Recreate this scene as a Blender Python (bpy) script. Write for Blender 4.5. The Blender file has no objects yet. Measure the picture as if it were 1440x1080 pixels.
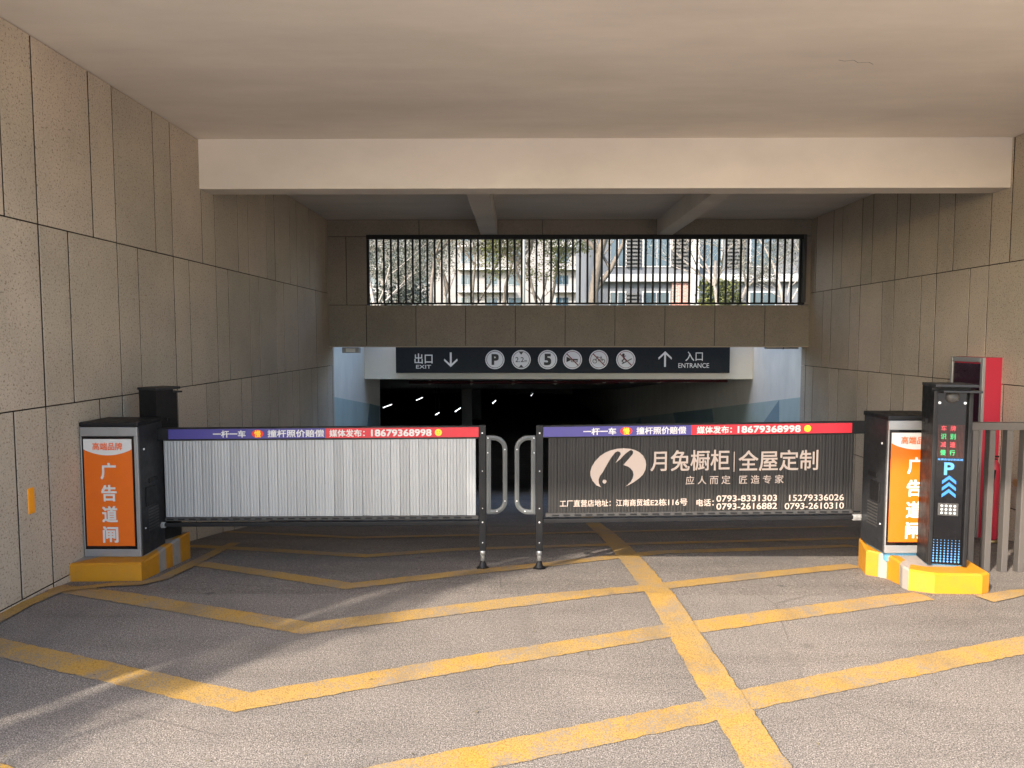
import bpy, bmesh, math, random
from mathutils import Vector, Matrix, Euler
random.seed(7)
PI = math.pi
S = bpy.context.scene
COL = S.collection

# ------------------------------------------------------------------ camera
F = 980.0
pitch = -math.atan(64 / F)
yaw = math.atan(8 / F * math.cos(pitch))
cd = bpy.data.cameras.new('camera')
cam = bpy.data.objects.new('camera', cd)
COL.objects.link(cam)
cam.location = (0, 0, 1.65)
cam.rotation_euler = Euler((PI / 2 + pitch, 0, yaw), 'XYZ')
cd.sensor_width = 36
cd.lens = 36 * F / 1440
cd.clip_start = 0.05
cd.clip_end = 2000
S.camera = cam

# ------------------------------------------------------------------ light
SUN_AZ = (0.65, 0.76)
n_ = math.hypot(*SUN_AZ)
EL = math.radians(32)
sd = Vector((SUN_AZ[0] / n_ * math.cos(EL), SUN_AZ[1] / n_ * math.cos(EL), -math.sin(EL)))
w = bpy.data.worlds.new('World')
S.world = w
w.use_nodes = True
nt = w.node_tree
sky = nt.nodes.new('ShaderNodeTexSky')
sky.sky_type = 'NISHITA'
sky.sun_disc = False
sky.sun_elevation = EL
sky.sun_rotation = math.radians(220.5)
sky.dust_density = 2.0
nt.links.new(sky.outputs[0], nt.nodes['Background'].inputs[0])
nt.nodes['Background'].inputs[1].default_value = 0.15
sl = bpy.data.lights.new('sun', 'SUN')
sl.energy = 2.0
sl.angle = math.radians(1.2)
sl.color = (1.0, 0.89, 0.76)
so = bpy.data.objects.new('sun', sl)
COL.objects.link(so)
so.rotation_euler = (-sd).to_track_quat('Z', 'Y').to_euler()
so.location = (-20, -24, 22)
S.view_settings.view_transform = 'Standard'
S.view_settings.look = 'None'
S.view_settings.gamma = 1
S.view_settings.use_curve_mapping = False
S.view_settings.exposure = 2.22
S.render.engine = 'CYCLES'
S.cycles.use_denoising = True
S.cycles.max_bounces = 10
S.cycles.diffuse_bounces = 7
S.cycles.glossy_bounces = 4
S.cycles.sample_clamp_indirect = 6
S.cycles.caustics_reflective = False
S.cycles.caustics_refractive = False

# ------------------------------------------------------------------ materials
def pmat(name, col, rough=0.6, metal=0.0, spec=0.5, emit=0.0, emitcol=None):
    m = bpy.data.materials.new(name)
    m.use_nodes = True
    b = m.node_tree.nodes['Principled BSDF']
    b.inputs['Base Color'].default_value = (*col, 1)
    b.inputs['Roughness'].default_value = rough
    b.inputs['Metallic'].default_value = metal
    b.inputs['Specular IOR Level'].default_value = spec
    if emit:
        b.inputs['Emission Color'].default_value = (*(emitcol or col), 1)
        b.inputs['Emission Strength'].default_value = emit
    return m

class N:
    def __init__(s, m):
        s.m = m; s.t = m.node_tree; s.b = s.t.nodes['Principled BSDF']
        s.geo = s.t.nodes.new('ShaderNodeNewGeometry')
    def pos(s, scale=(1, 1, 1)):
        k = s.t.nodes.new('ShaderNodeVectorMath'); k.operation = 'MULTIPLY'
        s.t.links.new(s.geo.outputs['Position'], k.inputs[0])
        k.inputs[1].default_value = scale
        return k.outputs[0]
    def noise(s, scale, detail=3, rough=0.6, vec=None, dist=0):
        k = s.t.nodes.new('ShaderNodeTexNoise')
        k.inputs['Scale'].default_value = scale
        k.inputs['Detail'].default_value = detail
        k.inputs['Roughness'].default_value = rough
        k.inputs['Distortion'].default_value = dist
        s.t.links.new(vec or s.geo.outputs['Position'], k.inputs['Vector'])
        return k.outputs['Fac']
    def voro(s, scale, vec=None, feature='F1'):
        k = s.t.nodes.new('ShaderNodeTexVoronoi')
        k.inputs['Scale'].default_value = scale
        k.feature = feature
        s.t.links.new(vec or s.geo.outputs['Position'], k.inputs['Vector'])
        return k
    def ramp(s, fac, stops):
        k = s.t.nodes.new('ShaderNodeValToRGB')
        e = k.color_ramp.elements
        while len(e) < len(stops): e.new(0.5)
        for i, (p, c) in enumerate(stops):
            e[i].position = p
            if not isinstance(c, (tuple, list)): c = (c, c, c)
            e[i].color = (*c, 1)
        s.t.links.new(fac, k.inputs[0])
        return k.outputs[0]
    def mix(s, fac, a, b, mode='MIX'):
        k = s.t.nodes.new('ShaderNodeMix'); k.data_type = 'RGBA'; k.blend_type = mode
        for v, i in ((fac, 0), (a, 6), (b, 7)):
            if isinstance(v, (int, float)): k.inputs[i].default_value = v
            elif isinstance(v, tuple): k.inputs[i].default_value = (*v, 1)
            else: s.t.links.new(v, k.inputs[i])
        return k.outputs[2]
    def math(s, op, a, b=0.5):
        k = s.t.nodes.new('ShaderNodeMath'); k.operation = op
        for v, i in ((a, 0), (b, 1)):
            if isinstance(v, (int, float)): k.inputs[i].default_value = v
            else: s.t.links.new(v, k.inputs[i])
        return k.outputs[0]
    def rnd(s):
        k = s.t.nodes.new('ShaderNodeObjectInfo'); return k.outputs['Random']
    def bump(s, h, strength=0.3, dist=0.01):
        k = s.t.nodes.new('ShaderNodeBump')
        k.inputs['Strength'].default_value = strength
        k.inputs['Distance'].default_value = dist
        s.t.links.new(h, k.inputs['Height'])
        s.t.links.new(k.outputs[0], s.b.inputs['Normal'])
    def col(s, c): s.t.links.new(c, s.b.inputs['Base Color'])
    def rough(s, c): s.t.links.new(c, s.b.inputs['Roughness'])

def granite(name, base, dark, light):
    m = pmat(name, base, 0.75, spec=0.3); n = N(m)
    f = n.noise(75, 2, 0.5)
    c = n.ramp(f, [(0.30, dark), (0.41, base), (0.60, base), (0.72, light)])
    v = n.voro(115)
    dot = n.ramp(v.outputs['Distance'], [(0.12, 1.0), (0.25, 0.0)])
    keep = n.ramp(n.noise(50, 1), [(0.44, 0.0), (0.52, 1.0)])
    dk = n.math('MULTIPLY', dot, keep)
    c = n.mix(dk, c, tuple(x * 0.35 for x in dark))
    big = n.ramp(n.noise(1.3, 4, 0.6), [(0.3, 0.86), (0.7, 1.08)])
    c = n.mix(1.0, c, big, 'MULTIPLY')
    r = n.ramp(n.rnd(), [(0.0, (0.90, 0.905, 0.90)), (0.5, (1.0, 0.995, 0.98)), (1.0, (1.08, 1.06, 1.06))])
    c = n.mix(1.0, c, r, 'MULTIPLY')
    # streaks of dirt running down
    st = n.ramp(n.noise(1.0, 4, 0.7, n.pos((3, 3, 0.5))), [(0.35, 0.95), (0.6, 1.0)])
    c = n.mix(1.0, c, st, 'MULTIPLY')
    n.col(c); n.bump(f, 0.25, 0.004)
    return m
M = {}
M['granite'] = granite('granite', (0.50, 0.437, 0.355), (0.23, 0.18, 0.135), (0.60, 0.51, 0.41))
M['granite_shaded'] = granite('shaded_granite', (0.25, 0.22, 0.185), (0.17, 0.145, 0.12), (0.30, 0.27, 0.23))  # wall granite again, darkened in colour for the weak light deep inside
M['joint'] = pmat('joint', (0.035, 0.025, 0.018), 0.9)

def concrete(name):
    m = pmat(name, (0.3, 0.29, 0.27), 0.88, spec=0.25); n = N(m)
    f = n.noise(170, 2, 0.7)
    c = n.ramp(f, [(0.36, (0.055, 0.049, 0.045)), (0.47, (0.172, 0.154, 0.138)), (0.55, (0.225, 0.202, 0.182)), (0.66, (0.43, 0.395, 0.36))])
    f2 = n.noise(55, 2, 0.6)
    c = n.mix(1.0, c, n.ramp(f2, [(0.35, 0.80), (0.65, 1.14)]), 'MULTIPLY')
    big = n.ramp(n.noise(0.9, 5, 0.65), [(0.3, (0.80, 0.80, 0.80)), (0.55, (1.0, 0.99, 0.98)), (0.75, (1.12, 1.08, 1.04))])
    c = n.mix(1.0, c, big, 'MULTIPLY')
    st = n.ramp(n.noise(1.0, 5, 0.7, n.pos((0.5, 3.5, 1))), [(0.35, 0.86), (0.5, 1.0), (0.7, 1.08)])
    c = n.mix(1.0, c, st, 'MULTIPLY')
    # darker stains and pale scuffs
    sp = n.ramp(n.noise(2.3, 6, 0.75, None, 0.6), [(0.60, 0.0), (0.72, 0.5)])
    c = n.mix(sp, c, (0.11, 0.105, 0.10))
    sc = n.ramp(n.noise(3.1, 6, 0.8, n.pos((1, 2.4, 1)), 0.4), [(0.64, 0.0), (0.74, 0.35)])
    c = n.mix(sc, c, (0.5, 0.48, 0.46))
    ty = n.ramp(n.noise(1.0, 4, 0.7, n.pos((2.6, 0.35, 1)), 0.2), [(0.50, 0.0), (0.68, 0.38)])
    c = n.mix(ty, c, (0.13, 0.118, 0.108))
    dr = n.ramp(n.voro(1.7).outputs['Distance'], [(0.03, 0.65), (0.075, 0.0)])
    dr = n.math('MULTIPLY', dr, n.ramp(n.noise(0.7, 2), [(0.5, 0.0), (0.58, 1.0)]))
    c = n.mix(dr, c, (0.07, 0.065, 0.06))
    v = n.voro(0.55, None, 'DISTANCE_TO_EDGE')
    cr = n.ramp(v.outputs['Distance'], [(0.0, 1.0), (0.004, 0.0)])
    cr2 = n.math('MULTIPLY', cr, n.ramp(n.noise(0.8, 2), [(0.52, 0.0), (0.6, 0.45)]))
    c = n.mix(cr2, c, (0.05, 0.045, 0.04))
    n.col(c); n.bump(n.math('ADD', f, n.math('MULTIPLY', f2, 0.7)), 0.55, 0.006)
    return m
M['concrete'] = concrete('ground_concrete')

def paint(name, c0, c1):
    m = pmat(name, c0, 0.7, spec=0.3); n = N(m)
    f = n.noise(150, 2, 0.7)
    c = n.mix(n.ramp(n.noise(2.2, 4, 0.7), [(0.35, 0.0), (0.65, 1.0)]), c0, c1)
    g = n.ramp(f, [(0.36, 0.55), (0.5, 1.0), (0.66, 1.12)])
    c = n.mix(1.0, c, g, 'MULTIPLY')
    wear = n.math('ADD', n.math('MULTIPLY', n.noise(120, 2, 0.7), 0.55), n.math('MULTIPLY', n.noise(3.0, 5, 0.7), 0.55))
    wf = n.ramp(wear, [(0.555, 0.0), (0.62, 0.8)])
    c = n.mix(wf, c, (0.21, 0.19, 0.17))
    dk = n.ramp(n.noise(1.0, 5, 0.7, n.pos((2.2, 0.8, 1)), 0.3), [(0.52, 0.0), (0.70, 0.55)])
    c = n.mix(dk, c, (0.16, 0.125, 0.08))
    n.col(c); n.bump(f, 0.5, 0.005)
    return m
M['line'] = paint('yellow_line_paint', (0.43, 0.25, 0.048), (0.36, 0.24, 0.09))

def plaster(name, col, bumpy=0.3):
    m = pmat(name, col, 0.85, spec=0.2); n = N(m)
    a = n.noise(1.2, 5, 0.6, n.pos((0.6, 1.6, 1)))
    c = n.mix(1.0, col, n.ramp(a, [(0.3, 0.90), (0.7, 1.06)]), 'MULTIPLY')
    b = n.noise(0.9, 6, 0.75, n.pos((0.5, 4, 1)), 0.3)
    c = n.mix(1.0, c, n.ramp(b, [(0.35, 0.975), (0.6, 1.01)]), 'MULTIPLY')
    n.col(c)
    h = n.math('ADD', n.noise(1.1, 4, 0.5, n.pos((0.7, 1.5, 1))), n.math('MULTIPLY', n.noise(40, 3), 0.02))
    n.bump(h, bumpy, 0.06)
    return m
M['ceiling'] = plaster('ceiling_plaster', (0.80, 0.745, 0.68), 0.16)
M['beam'] = plaster('beam_plaster', (0.80, 0.74, 0.67), 0.12)
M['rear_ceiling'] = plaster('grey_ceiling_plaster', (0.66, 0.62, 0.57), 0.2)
M['white_wall'] = plaster('white_wall_paint', (0.80, 0.765, 0.68), 0.12)
M['pale_blue'] = plaster('pale_blue_paint', (0.46, 0.56, 0.53), 0.12)
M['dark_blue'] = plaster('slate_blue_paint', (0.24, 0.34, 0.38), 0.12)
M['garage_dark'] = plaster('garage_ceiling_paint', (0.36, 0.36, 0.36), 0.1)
M['render'] = plaster('outer_render', (0.42, 0.36, 0.29), 0.2)

def worn(name, col, rough=0.45, metal=0.0, amt=0.25, spec=0.5, sc=9):
    m = pmat(name, col, rough, metal, spec); n = N(m)
    a = n.noise(sc, 5, 0.7)
    c = n.mix(n.ramp(a, [(0.45, 0.0), (0.75, amt)]), col, tuple(min(1, x * 0.6 + 0.03) for x in col))
    n.col(c)
    n.rough(n.ramp(n.noise(sc * 1.7, 4, 0.7), [(0.3, max(0.02, rough - 0.12)), (0.7, min(1, rough + 0.15))]))
    return m
M['kerb_yellow'] = worn('kerb_yellow_paint', (0.47, 0.20, 0.004), 0.6, 0, 0.45)
M['kerb_white'] = worn('kerb_white_paint', (0.29, 0.26, 0.23), 0.75, 0, 0.7)
M['black'] = worn('black_powder_coat', (0.007, 0.007, 0.008), 0.5, 0, 0.12, 0.3)
M['blackgloss'] = worn('black_glass_front', (0.005, 0.005, 0.006), 0.15, 0, 0.06, 0.4)
M['charcoal'] = worn('charcoal_metal', (0.020, 0.021, 0.024), 0.48, 0.1, 0.15, 0.35)
M['silver'] = worn('brushed_aluminium', (0.34, 0.34, 0.34), 0.42, 0.55, 0.2)
M['darksilver'] = worn('grey_trim', (0.06, 0.058, 0.057), 0.45, 0.3, 0.25)
M['orange'] = worn('orange_print', (0.68, 0.125, 0.002), 0.5, 0, 0.10)
M['print_white'] = pmat('white_print', (0.62, 0.60, 0.57), 0.45)
M['print_red'] = pmat('orange_red_print', (0.80, 0.13, 0.02), 0.45)
M['navy'] = worn('violet_blue_print', (0.055, 0.045, 0.22), 0.4, 0, 0.2)
M['red'] = worn('red_print', (0.55, 0.014, 0.028), 0.4, 0, 0.15)
M['badge_red'] = pmat('badge_red', (0.75, 0.02, 0.02), 0.4)
M['yellow'] = pmat('bright_yellow', (0.95, 0.62, 0.02), 0.4)
M['dark_ink'] = pmat('dark_ink', (0.03, 0.03, 0.03), 0.5)
M['blue_film'] = worn('blue_base_film', (0.10, 0.30, 0.48), 0.5, 0, 0.3)
M['white_dot'] = pmat('white_rivet', (0.75, 0.75, 0.75), 0.3, 0.2)
M['sign_board'] = worn('sign_board_black', (0.012, 0.016, 0.020), 0.6, 0, 0.1, 0.3)
M['sign_white'] = pmat('sign_white', (0.82, 0.82, 0.80), 0.5)
M['sign_red'] = pmat('sign_red', (0.20, 0.03, 0.04), 0.5)
M['loop'] = worn('grey_clear_bumper_tube', (0.085, 0.09, 0.09), 0.45, 0.0, 0.5, 0.4, 30)
M['fence'] = worn('grey_brown_fence_metal', (0.095, 0.086, 0.08), 0.5, 0.2, 0.3)
M['fire_red'] = worn('fire_cabinet_red', (0.50, 0.028, 0.055), 0.4, 0, 0.1)
M['dark_glass'] = worn('dark_purple_glass', (0.028, 0.010, 0.020), 0.10, 0, 0.1)
M['pipe_red'] = worn('dull_red_pipe', (0.10, 0.012, 0.015), 0.6, 0, 0.3)
M['steel'] = pmat('polished_steel', (0.42, 0.42, 0.41), 0.4, 0.6)
M['amber'] = pmat('amber_cover', (0.95, 0.36, 0.01), 0.35)
M['copper_print'] = pmat('rose_gold_print', (0.40, 0.325, 0.28), 0.45)
M['brass'] = worn('brass_fitting', (0.45, 0.33, 0.16), 0.4, 0.7, 0.3)

def slatmat(name, col, metal, rough):
    m = pmat(name, col, rough, metal); n = N(m)
    r = n.ramp(n.rnd(), [(0.0, 0.88), (1.0, 1.08)])
    c = n.mix(1.0, col, r, 'MULTIPLY')
    s = n.ramp(n.noise(1.0, 5, 0.8, n.pos((160, 1, 3.0))), [(0.3, 0.95), (0.6, 1.02)])
    c = n.mix(1.0, c, s, 'MULTIPLY')
    n.col(c)
    n.rough(n.ramp(n.noise(1.0, 4, 0.7, n.pos((6, 1, 2))), [(0.3, rough - 0.05), (0.7, rough + 0.1)]))
    return m
M['slat_silver'] = slatmat('ribbed_aluminium', (0.39, 0.395, 0.395), 0.45, 0.5)
M['slat_brown'] = slatmat('dark_brown_film', (0.0105, 0.0092, 0.0085), 0.0, 0.62)

def emis(name, col, s):
    return pmat(name, tuple(x * 0.3 for x in col), 0.5, emit=s, emitcol=col)
M['lamp'] = emis('lit_tube', (0.9, 0.97, 1.0), 1.2)
M['led_red'] = emis('led_red', (1.0, 0.10, 0.12), 0.16)
M['led_green'] = emis('led_green', (0.08, 0.9, 0.3), 0.13)
M['led_yellow'] = emis('led_yellow', (0.8, 0.85, 0.2), 0.35)
M['led_blue'] = emis('led_blue', (0.05, 0.30, 0.95), 0.20)
M['led_pale'] = emis('led_pale_blue', (0.12, 0.42, 0.9), 0.20)
M['led_white'] = emis('led_white', (0.8, 0.8, 0.76), 0.28)
M['led_dim'] = emis('led_dim', (0.30, 0.07, 0.03), 0.06)

# outdoor things
M['garden'] = pmat('garden_soil_grass', (0.10, 0.11, 0.05), 0.95)
M['wall_light'] = plaster('far_block_white', (0.24, 0.235, 0.23), 0.1)
M['wall_grey'] = plaster('grey_blue_render', (0.135, 0.145, 0.16), 0.1)
M['balc'] = pmat('balcony_white', (0.40, 0.40, 0.40), 0.7)
M['pane'] = pmat('window_glass', (0.03, 0.055, 0.075), 0.08, 0, 0.8)
M['frame_grey'] = pmat('window_frame_grey', (0.26, 0.27, 0.28), 0.5)
M['louvre'] = pmat('louvre_grey', (0.09, 0.09, 0.088), 0.6)
def brickm():
    m = pmat('red_brick', (0.35, 0.16, 0.12), 0.9); n = N(m)
    k = m.node_tree.nodes.new('ShaderNodeTexBrick')
    k.inputs['Scale'].default_value = 1.0
    k.inputs['Brick Width'].default_value = 0.24; k.inputs['Row Height'].default_value = 0.075
    k.inputs['Mortar Size'].default_value = 0.008
    k.inputs['Color1'].default_value = (0.38, 0.17, 0.13, 1); k.inputs['Color2'].default_value = (0.27, 0.12, 0.10, 1)
    k.inputs['Mortar'].default_value = (0.45, 0.42, 0.4, 1)
    s = m.node_tree.nodes.new('ShaderNodeSeparateXYZ'); c = m.node_tree.nodes.new('ShaderNodeCombineXYZ')
    L = m.node_tree.links.new
    L(n.geo.outputs['Position'], s.inputs[0]); L(s.outputs[0], c.inputs[0]); L(s.outputs[2], c.inputs[1]); L(c.outputs[0], k.inputs['Vector'])
    n.col(k.outputs['Color']); return m
M['brick'] = brickm()
def barkm(name, a, b):
    m = pmat(name, a, 0.9); n = N(m)
    n.col(n.ramp(n.noise(1.0, 5, 0.8, n.pos((30, 30, 5))), [(0.3, b), (0.6, a)])); return m
M['bark'] = barkm('brown_bark', (0.17, 0.145, 0.12), (0.06, 0.05, 0.04))
M['pale_bark'] = barkm('pale_bark', (0.34, 0.31, 0.285), (0.15, 0.13, 0.115))
def leafm(name, cols):
    m = pmat(name, cols[1], 0.7, spec=0.2); n = N(m)
    n.col(n.ramp(n.noise(9, 2), [(0.3, cols[0]), (0.5, cols[1]), (0.7, cols[2])]))
    return m
M['leaf_dry'] = leafm('dry_leaves', [(0.06, 0.05, 0.03), (0.13, 0.115, 0.07), (0.22, 0.18, 0.11)])
M['leaf_green'] = leafm('yellow_green_leaves', [(0.04, 0.055, 0.015), (0.10, 0.115, 0.035), (0.19, 0.185, 0.06)])
M['leaf_grey'] = leafm('grey_green_leaves', [(0.035, 0.045, 0.035), (0.10, 0.11, 0.09), (0.24, 0.24, 0.215)])

# ------------------------------------------------------------------ helpers
def tag(o, label=None, cat=None, group=None, kind=None):
    if label: o['label'] = label
    if cat: o['category'] = cat
    if group: o['group'] = group
    if kind: o['kind'] = kind
    return o

def thing(name, label, cat, loc=(0, 0, 0), rot=(0, 0, 0), group=None):
    o = bpy.data.objects.new(name, None)
    COL.objects.link(o)
    o.empty_display_size = 0.1
    o.location = loc; o.rotation_euler = rot
    return tag(o, label, cat, group)

def wloc(o):
    v = Vector((0, 0, 0))
    while o: v += Vector(o.location); o = o.parent
    return v

class MB:
    def __init__(s): s.v = []; s.f = []; s.m = []; s.sm = []
    def add(s, vs, fs, mi=0, smooth=False):
        k = len(s.v); s.v += [tuple(a) for a in vs]
        s.f += [tuple(i + k for i in f) for f in fs]
        s.m += [mi] * len(fs); s.sm += [smooth] * len(fs)
        return s
    def box(s, x0, x1, y0, y1, z0, z1, mi=0, bev=0.0):
        if x1 < x0: x0, x1 = x1, x0
        if y1 < y0: y0, y1 = y1, y0
        if z1 < z0: z0, z1 = z1, z0
        if bev <= 0:
            vs = [(x, y, z) for z in (z0, z1) for y in (y0, y1) for x in (x0, x1)]
            return s.add(vs, [(0, 2, 3, 1), (4, 5, 7, 6), (0, 1, 5, 4), (2, 6, 7, 3), (0, 4, 6, 2), (1, 3, 7, 5)], mi)
        b = bmesh.new()
        bmesh.ops.create_cube(b, size=1)
        for v in b.verts:
            v.co = ((x0 + x1) / 2 + v.co.x * (x1 - x0), (y0 + y1) / 2 + v.co.y * (y1 - y0), (z0 + z1) / 2 + v.co.z * (z1 - z0))
        bmesh.ops.bevel(b, geom=list(b.edges), offset=bev, segments=1 if bev < 0.004 else 2, affect='EDGES', profile=0.6)
        s.bm(b, mi); return s
    def bm(s, b, mi=0, smooth=False):
        b.verts.index_update()
        s.add([v.co[:] for v in b.verts], [[v.index for v in f.verts] for f in b.faces], mi, smooth); b.free()
    def tube(s, pts, r, n=8, mi=0, cap=True):
        pts = [Vector(p) for p in pts]
        rs = r if isinstance(r, (list, tuple)) else [r] * len(pts)
        k = len(s.v); prev = None
        for i, p in enumerate(pts):
            d = (pts[min(i + 1, len(pts) - 1)] - pts[max(i - 1, 0)]).normalized()
            a = prev if prev else (Vector((0, 0, 1)) if abs(d.z) < 0.9 else Vector((1, 0, 0)))
            u = (a - d * a.dot(d)).normalized(); q = d.cross(u); prev = u
            for j in range(n):
                t = 2 * PI * j / n
                s.v.append(tuple(p + (u * math.cos(t) + q * math.sin(t)) * rs[i]))
        for i in range(len(pts) - 1):
            for j in range(n):
                a = k + i * n + j; b = k + i * n + (j + 1) % n
                s.f.append((a, b, b + n, a + n)); s.m.append(mi); s.sm.append(True)
        if cap:
            s.f.append(tuple(k + j for j in range(n))[::-1]); s.m.append(mi); s.sm.append(False)
            e = k + (len(pts) - 1) * n
            s.f.append(tuple(e + j for j in range(n))); s.m.append(mi); s.sm.append(False)
        return s
    def prism_xz(s, poly, y0, y1, mi=0):
        n = len(poly)
        a = sum(poly[i][0] * poly[(i + 1) % n][1] - poly[(i + 1) % n][0] * poly[i][1] for i in range(n))
        if a < 0: poly = poly[::-1]
        vs = [(x, y0, z) for x, z in poly] + [(x, y1, z) for x, z in poly]
        fs = [tuple(range(n)), tuple(range(2 * n - 1, n - 1, -1))]
        fs += [(i, i + n, (i + 1) % n + n, (i + 1) % n) for i in range(n)]
        return s.add(vs, fs, mi)
    def disc(s, x, z, r, y, t=0.002, n=32, mi=0, rx=None):
        return s.prism_xz([(x + (rx or r) * math.cos(2 * PI * i / n), z + r * math.sin(2 * PI * i / n)) for i in range(n)], y - t, y, mi)
    def ring(s, x, z, r0, r1, y, t=0.002, n=32, mi=0):
        vs = []; fs = []
        for i in range(n):
            c, q = math.cos(2 * PI * i / n), math.sin(2 * PI * i / n)
            vs += [(x + r0 * c, y - t, z + r0 * q), (x + r1 * c, y - t, z + r1 * q), (x + r1 * c, y, z + r1 * q)]
        for i in range(n):
            a = 3 * i; b = 3 * ((i + 1) % n)
            fs += [(a, a + 1, b + 1, b), (a + 1, a + 2, b + 2, b + 1)]
        return s.add(vs, fs, mi)
    def mesh(s, name, mats, off=(0, 0, 0)):
        me = bpy.data.meshes.new(name)
        ox, oy, oz = off
        me.from_pydata([(x - ox, y - oy, z - oz) for x, y, z in s.v], [], s.f)
        for m in (mats if isinstance(mats, (list, tuple)) else [mats]): me.materials.append(M[m] if isinstance(m, str) else m)
        me.polygons.foreach_set('material_index', s.m)
        me.polygons.foreach_set('use_smooth', s.sm)
        me.update(); return me
    def build(s, name, mats, parent=None, world=True):
        """world=True: authored in world coordinates (unrotated parents)."""
        if parent:
            off = wloc(parent) if world else (0, 0, 0)
            o = bpy.data.objects.new(name, s.mesh(name, mats, off))
            COL.objects.link(o); o.parent = parent
        else:
            xs = [v[0] for v in s.v]; ys = [v[1] for v in s.v]; zs = [v[2] for v in s.v]
            off = ((min(xs) + max(xs)) / 2, (min(ys) + max(ys)) / 2, min(zs))
            o = bpy.data.objects.new(name, s.mesh(name, mats, off))
            COL.objects.link(o); o.location = off
        return o

def piece(name, me, parent, loc, rot=(0, 0, 0)):
    o = bpy.data.objects.new(name, me); COL.objects.link(o)
    o.parent = parent; o.location = loc; o.rotation_euler = rot
    return o

def copy_tree(o, parent=None):
    c = o.copy(); COL.objects.link(c)
    if parent: c.parent = parent
    for ch in list(o.children): copy_tree(ch, c)
    return c

def text_geo(body, bold=0.0):
    cu = bpy.data.curves.new('t', 'FONT'); cu.body = body; cu.size = 1
    cu.resolution_u = 3
    o = bpy.data.objects.new('t', cu); COL.objects.link(o)
    dg = bpy.context.evaluated_depsgraph_get(); dg.update()
    me = bpy.data.meshes.new_from_object(o.evaluated_get(dg))
    vs = [(v.co.x, v.co.y) for v in me.vertices]; fs = [tuple(p.vertices) for p in me.polygons]
    bpy.data.objects.remove(o); bpy.data.meshes.remove(me); bpy.data.curves.remove(cu)
    return vs, fs

def text(mb, body, x0, x1, z0, z1, y, bold=0.0, mi=0, sk=0.0):
    """flat print facing -Y that fills the box x0..x1, z0..z1"""
    vs, fs = text_geo(body, bold)
    if not vs: return mb
    ax = min(v[0] for v in vs); bx = max(v[0] for v in vs); ay = min(v[1] for v in vs); by = max(v[1] for v in vs)
    sx = (x1 - x0) / (bx - ax); sz = (z1 - z0) / max(1e-6, by - ay)
    e = bold * min(sx, max(sz, sx * .5))
    for i, (dx, dz) in enumerate([(-e, -e), (e, -e), (-e, e), (e, e)] if bold else [(0, 0)]):
        mb.add([(x0 + (a - ax) * sx + dx, y - i * .00012, z0 + (b - ay) * sz + dz) for a, b in vs], fs, mi)
    return mb

def tobj(name, mat, parent, sh, body, x0, x1, z0, z1, y, bold=0.0, world=False):
    m = MB(); text(m, body, x0, x1, z0, z1, y, bold)
    if sh: sh(m)
    return m.build(name, mat, parent, world)

PR = [(-400, 0), (4.4, 0), (5, -.06), (6, -.19), (7, -.35), (8, -.53), (23.3, -3.1), (60, -3.1)]
def zf(y):
    for (a, za), (b, zb) in zip(PR, PR[1:]):
        if y <= b: return za + (zb - za) * (y - a) / (b - a)
    return PR[-1][1]

XL, XR = -3.12, 4.77
YE = 1.42          # mouth of the covered passage
YF = 11.42         # clad wall with the grille
YP = 14.15         # garage portal
CZ = 3.575

# ------------------------------------------------------------------ ground
def sheet(name, xs, ys, zfun, mat):
    m = MB(); vs = [(x, y, zfun(y)) for y in ys for x in xs]; nx = len(xs)
    fs = [(j * nx + i, j * nx + i + 1, (j + 1) * nx + i + 1, (j + 1) * nx + i) for j in range(len(ys) - 1) for i in range(nx - 1)]
    m.add(vs, fs); o = m.build(name, mat); tag(o, kind='structure'); return o
M['bounce_paving'] = plaster('pale_bounce_paving', (0.50, 0.46, 0.41), 0.1)  # unseen paving, made pale to bounce sunlight into the passage
sheet('plaza_ground', [-400, -30, -3.5, 5.2, 30, 400], [-400, -30, -5, 0.9], lambda y: 0.0, 'bounce_paving')
sheet('ramp_floor', [-3.5, 5.2], [0.9, 4.4, 5, 6, 7, 8, 15.0], zf, 'concrete')
sheet('garage_floor', [-30, -3.5, 5.2], [15.0, 18, 23.3, 60], zf, 'concrete')
gm = MB()
gm.box(-400, -3.42, 14.46, 600, 1.55, 1.85); gm.box(-3.42, 5.07, 14.46, 600, 1.55, 1.85); gm.box(5.07, 400, 14.46, 600, 1.55, 1.85)
tag(gm.build('garden_ground', 'garden'), kind='structure')

def strip(pts, width, lift=0.005, name='painted_line', mat='line'):
    P = [Vector((a, b)) for a, b in pts]
    Q = []; Wd = []
    for i in range(len(P) - 1):
        n = max(1, int((P[i + 1] - P[i]).length / 0.035))
        for k in range(n): Q.append(P[i].lerp(P[i + 1], k / n))
    Q.append(P[-1])
    vs = []; fs = []
    for i, p in enumerate(Q):
        d0 = (p - Q[i - 1]).normalized() if i else (Q[1] - p).normalized()
        d1 = (Q[i + 1] - p).normalized() if i < len(Q) - 1 else d0
        t = (d0 + d1).normalized(); nrm = Vector((-t.y, t.x))
        h = width / 2 / max(0.5, nrm.dot(Vector((-d1.y, d1.x))))
        h1 = h * (1 + random.uniform(-.07, .05)); h2 = h * (1 + random.uniform(-.07, .05))
        for q in (p + nrm * h1, p + nrm * h2 * -0, p - nrm * h2): vs.append((q.x, q.y, zf(q.y) + lift))
    for i in range(len(Q) - 1):
        a = i * 3; fs += [(a, a + 3, a + 4, a + 1), (a + 1, a + 4, a + 5, a + 2)]
    m = MB(); m.add([v for v in vs], [f[::-1] for f in fs])
    o = m.build(name, mat); tag(o, kind='structure'); return o
strip([(-3.10, 2.90), (-1.30, 2.24), (-.32, 2.58), (.86, 3.0), (1.01, 3.08), (2.73, 3.68), (4.75, 4.38)], .165)
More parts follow.
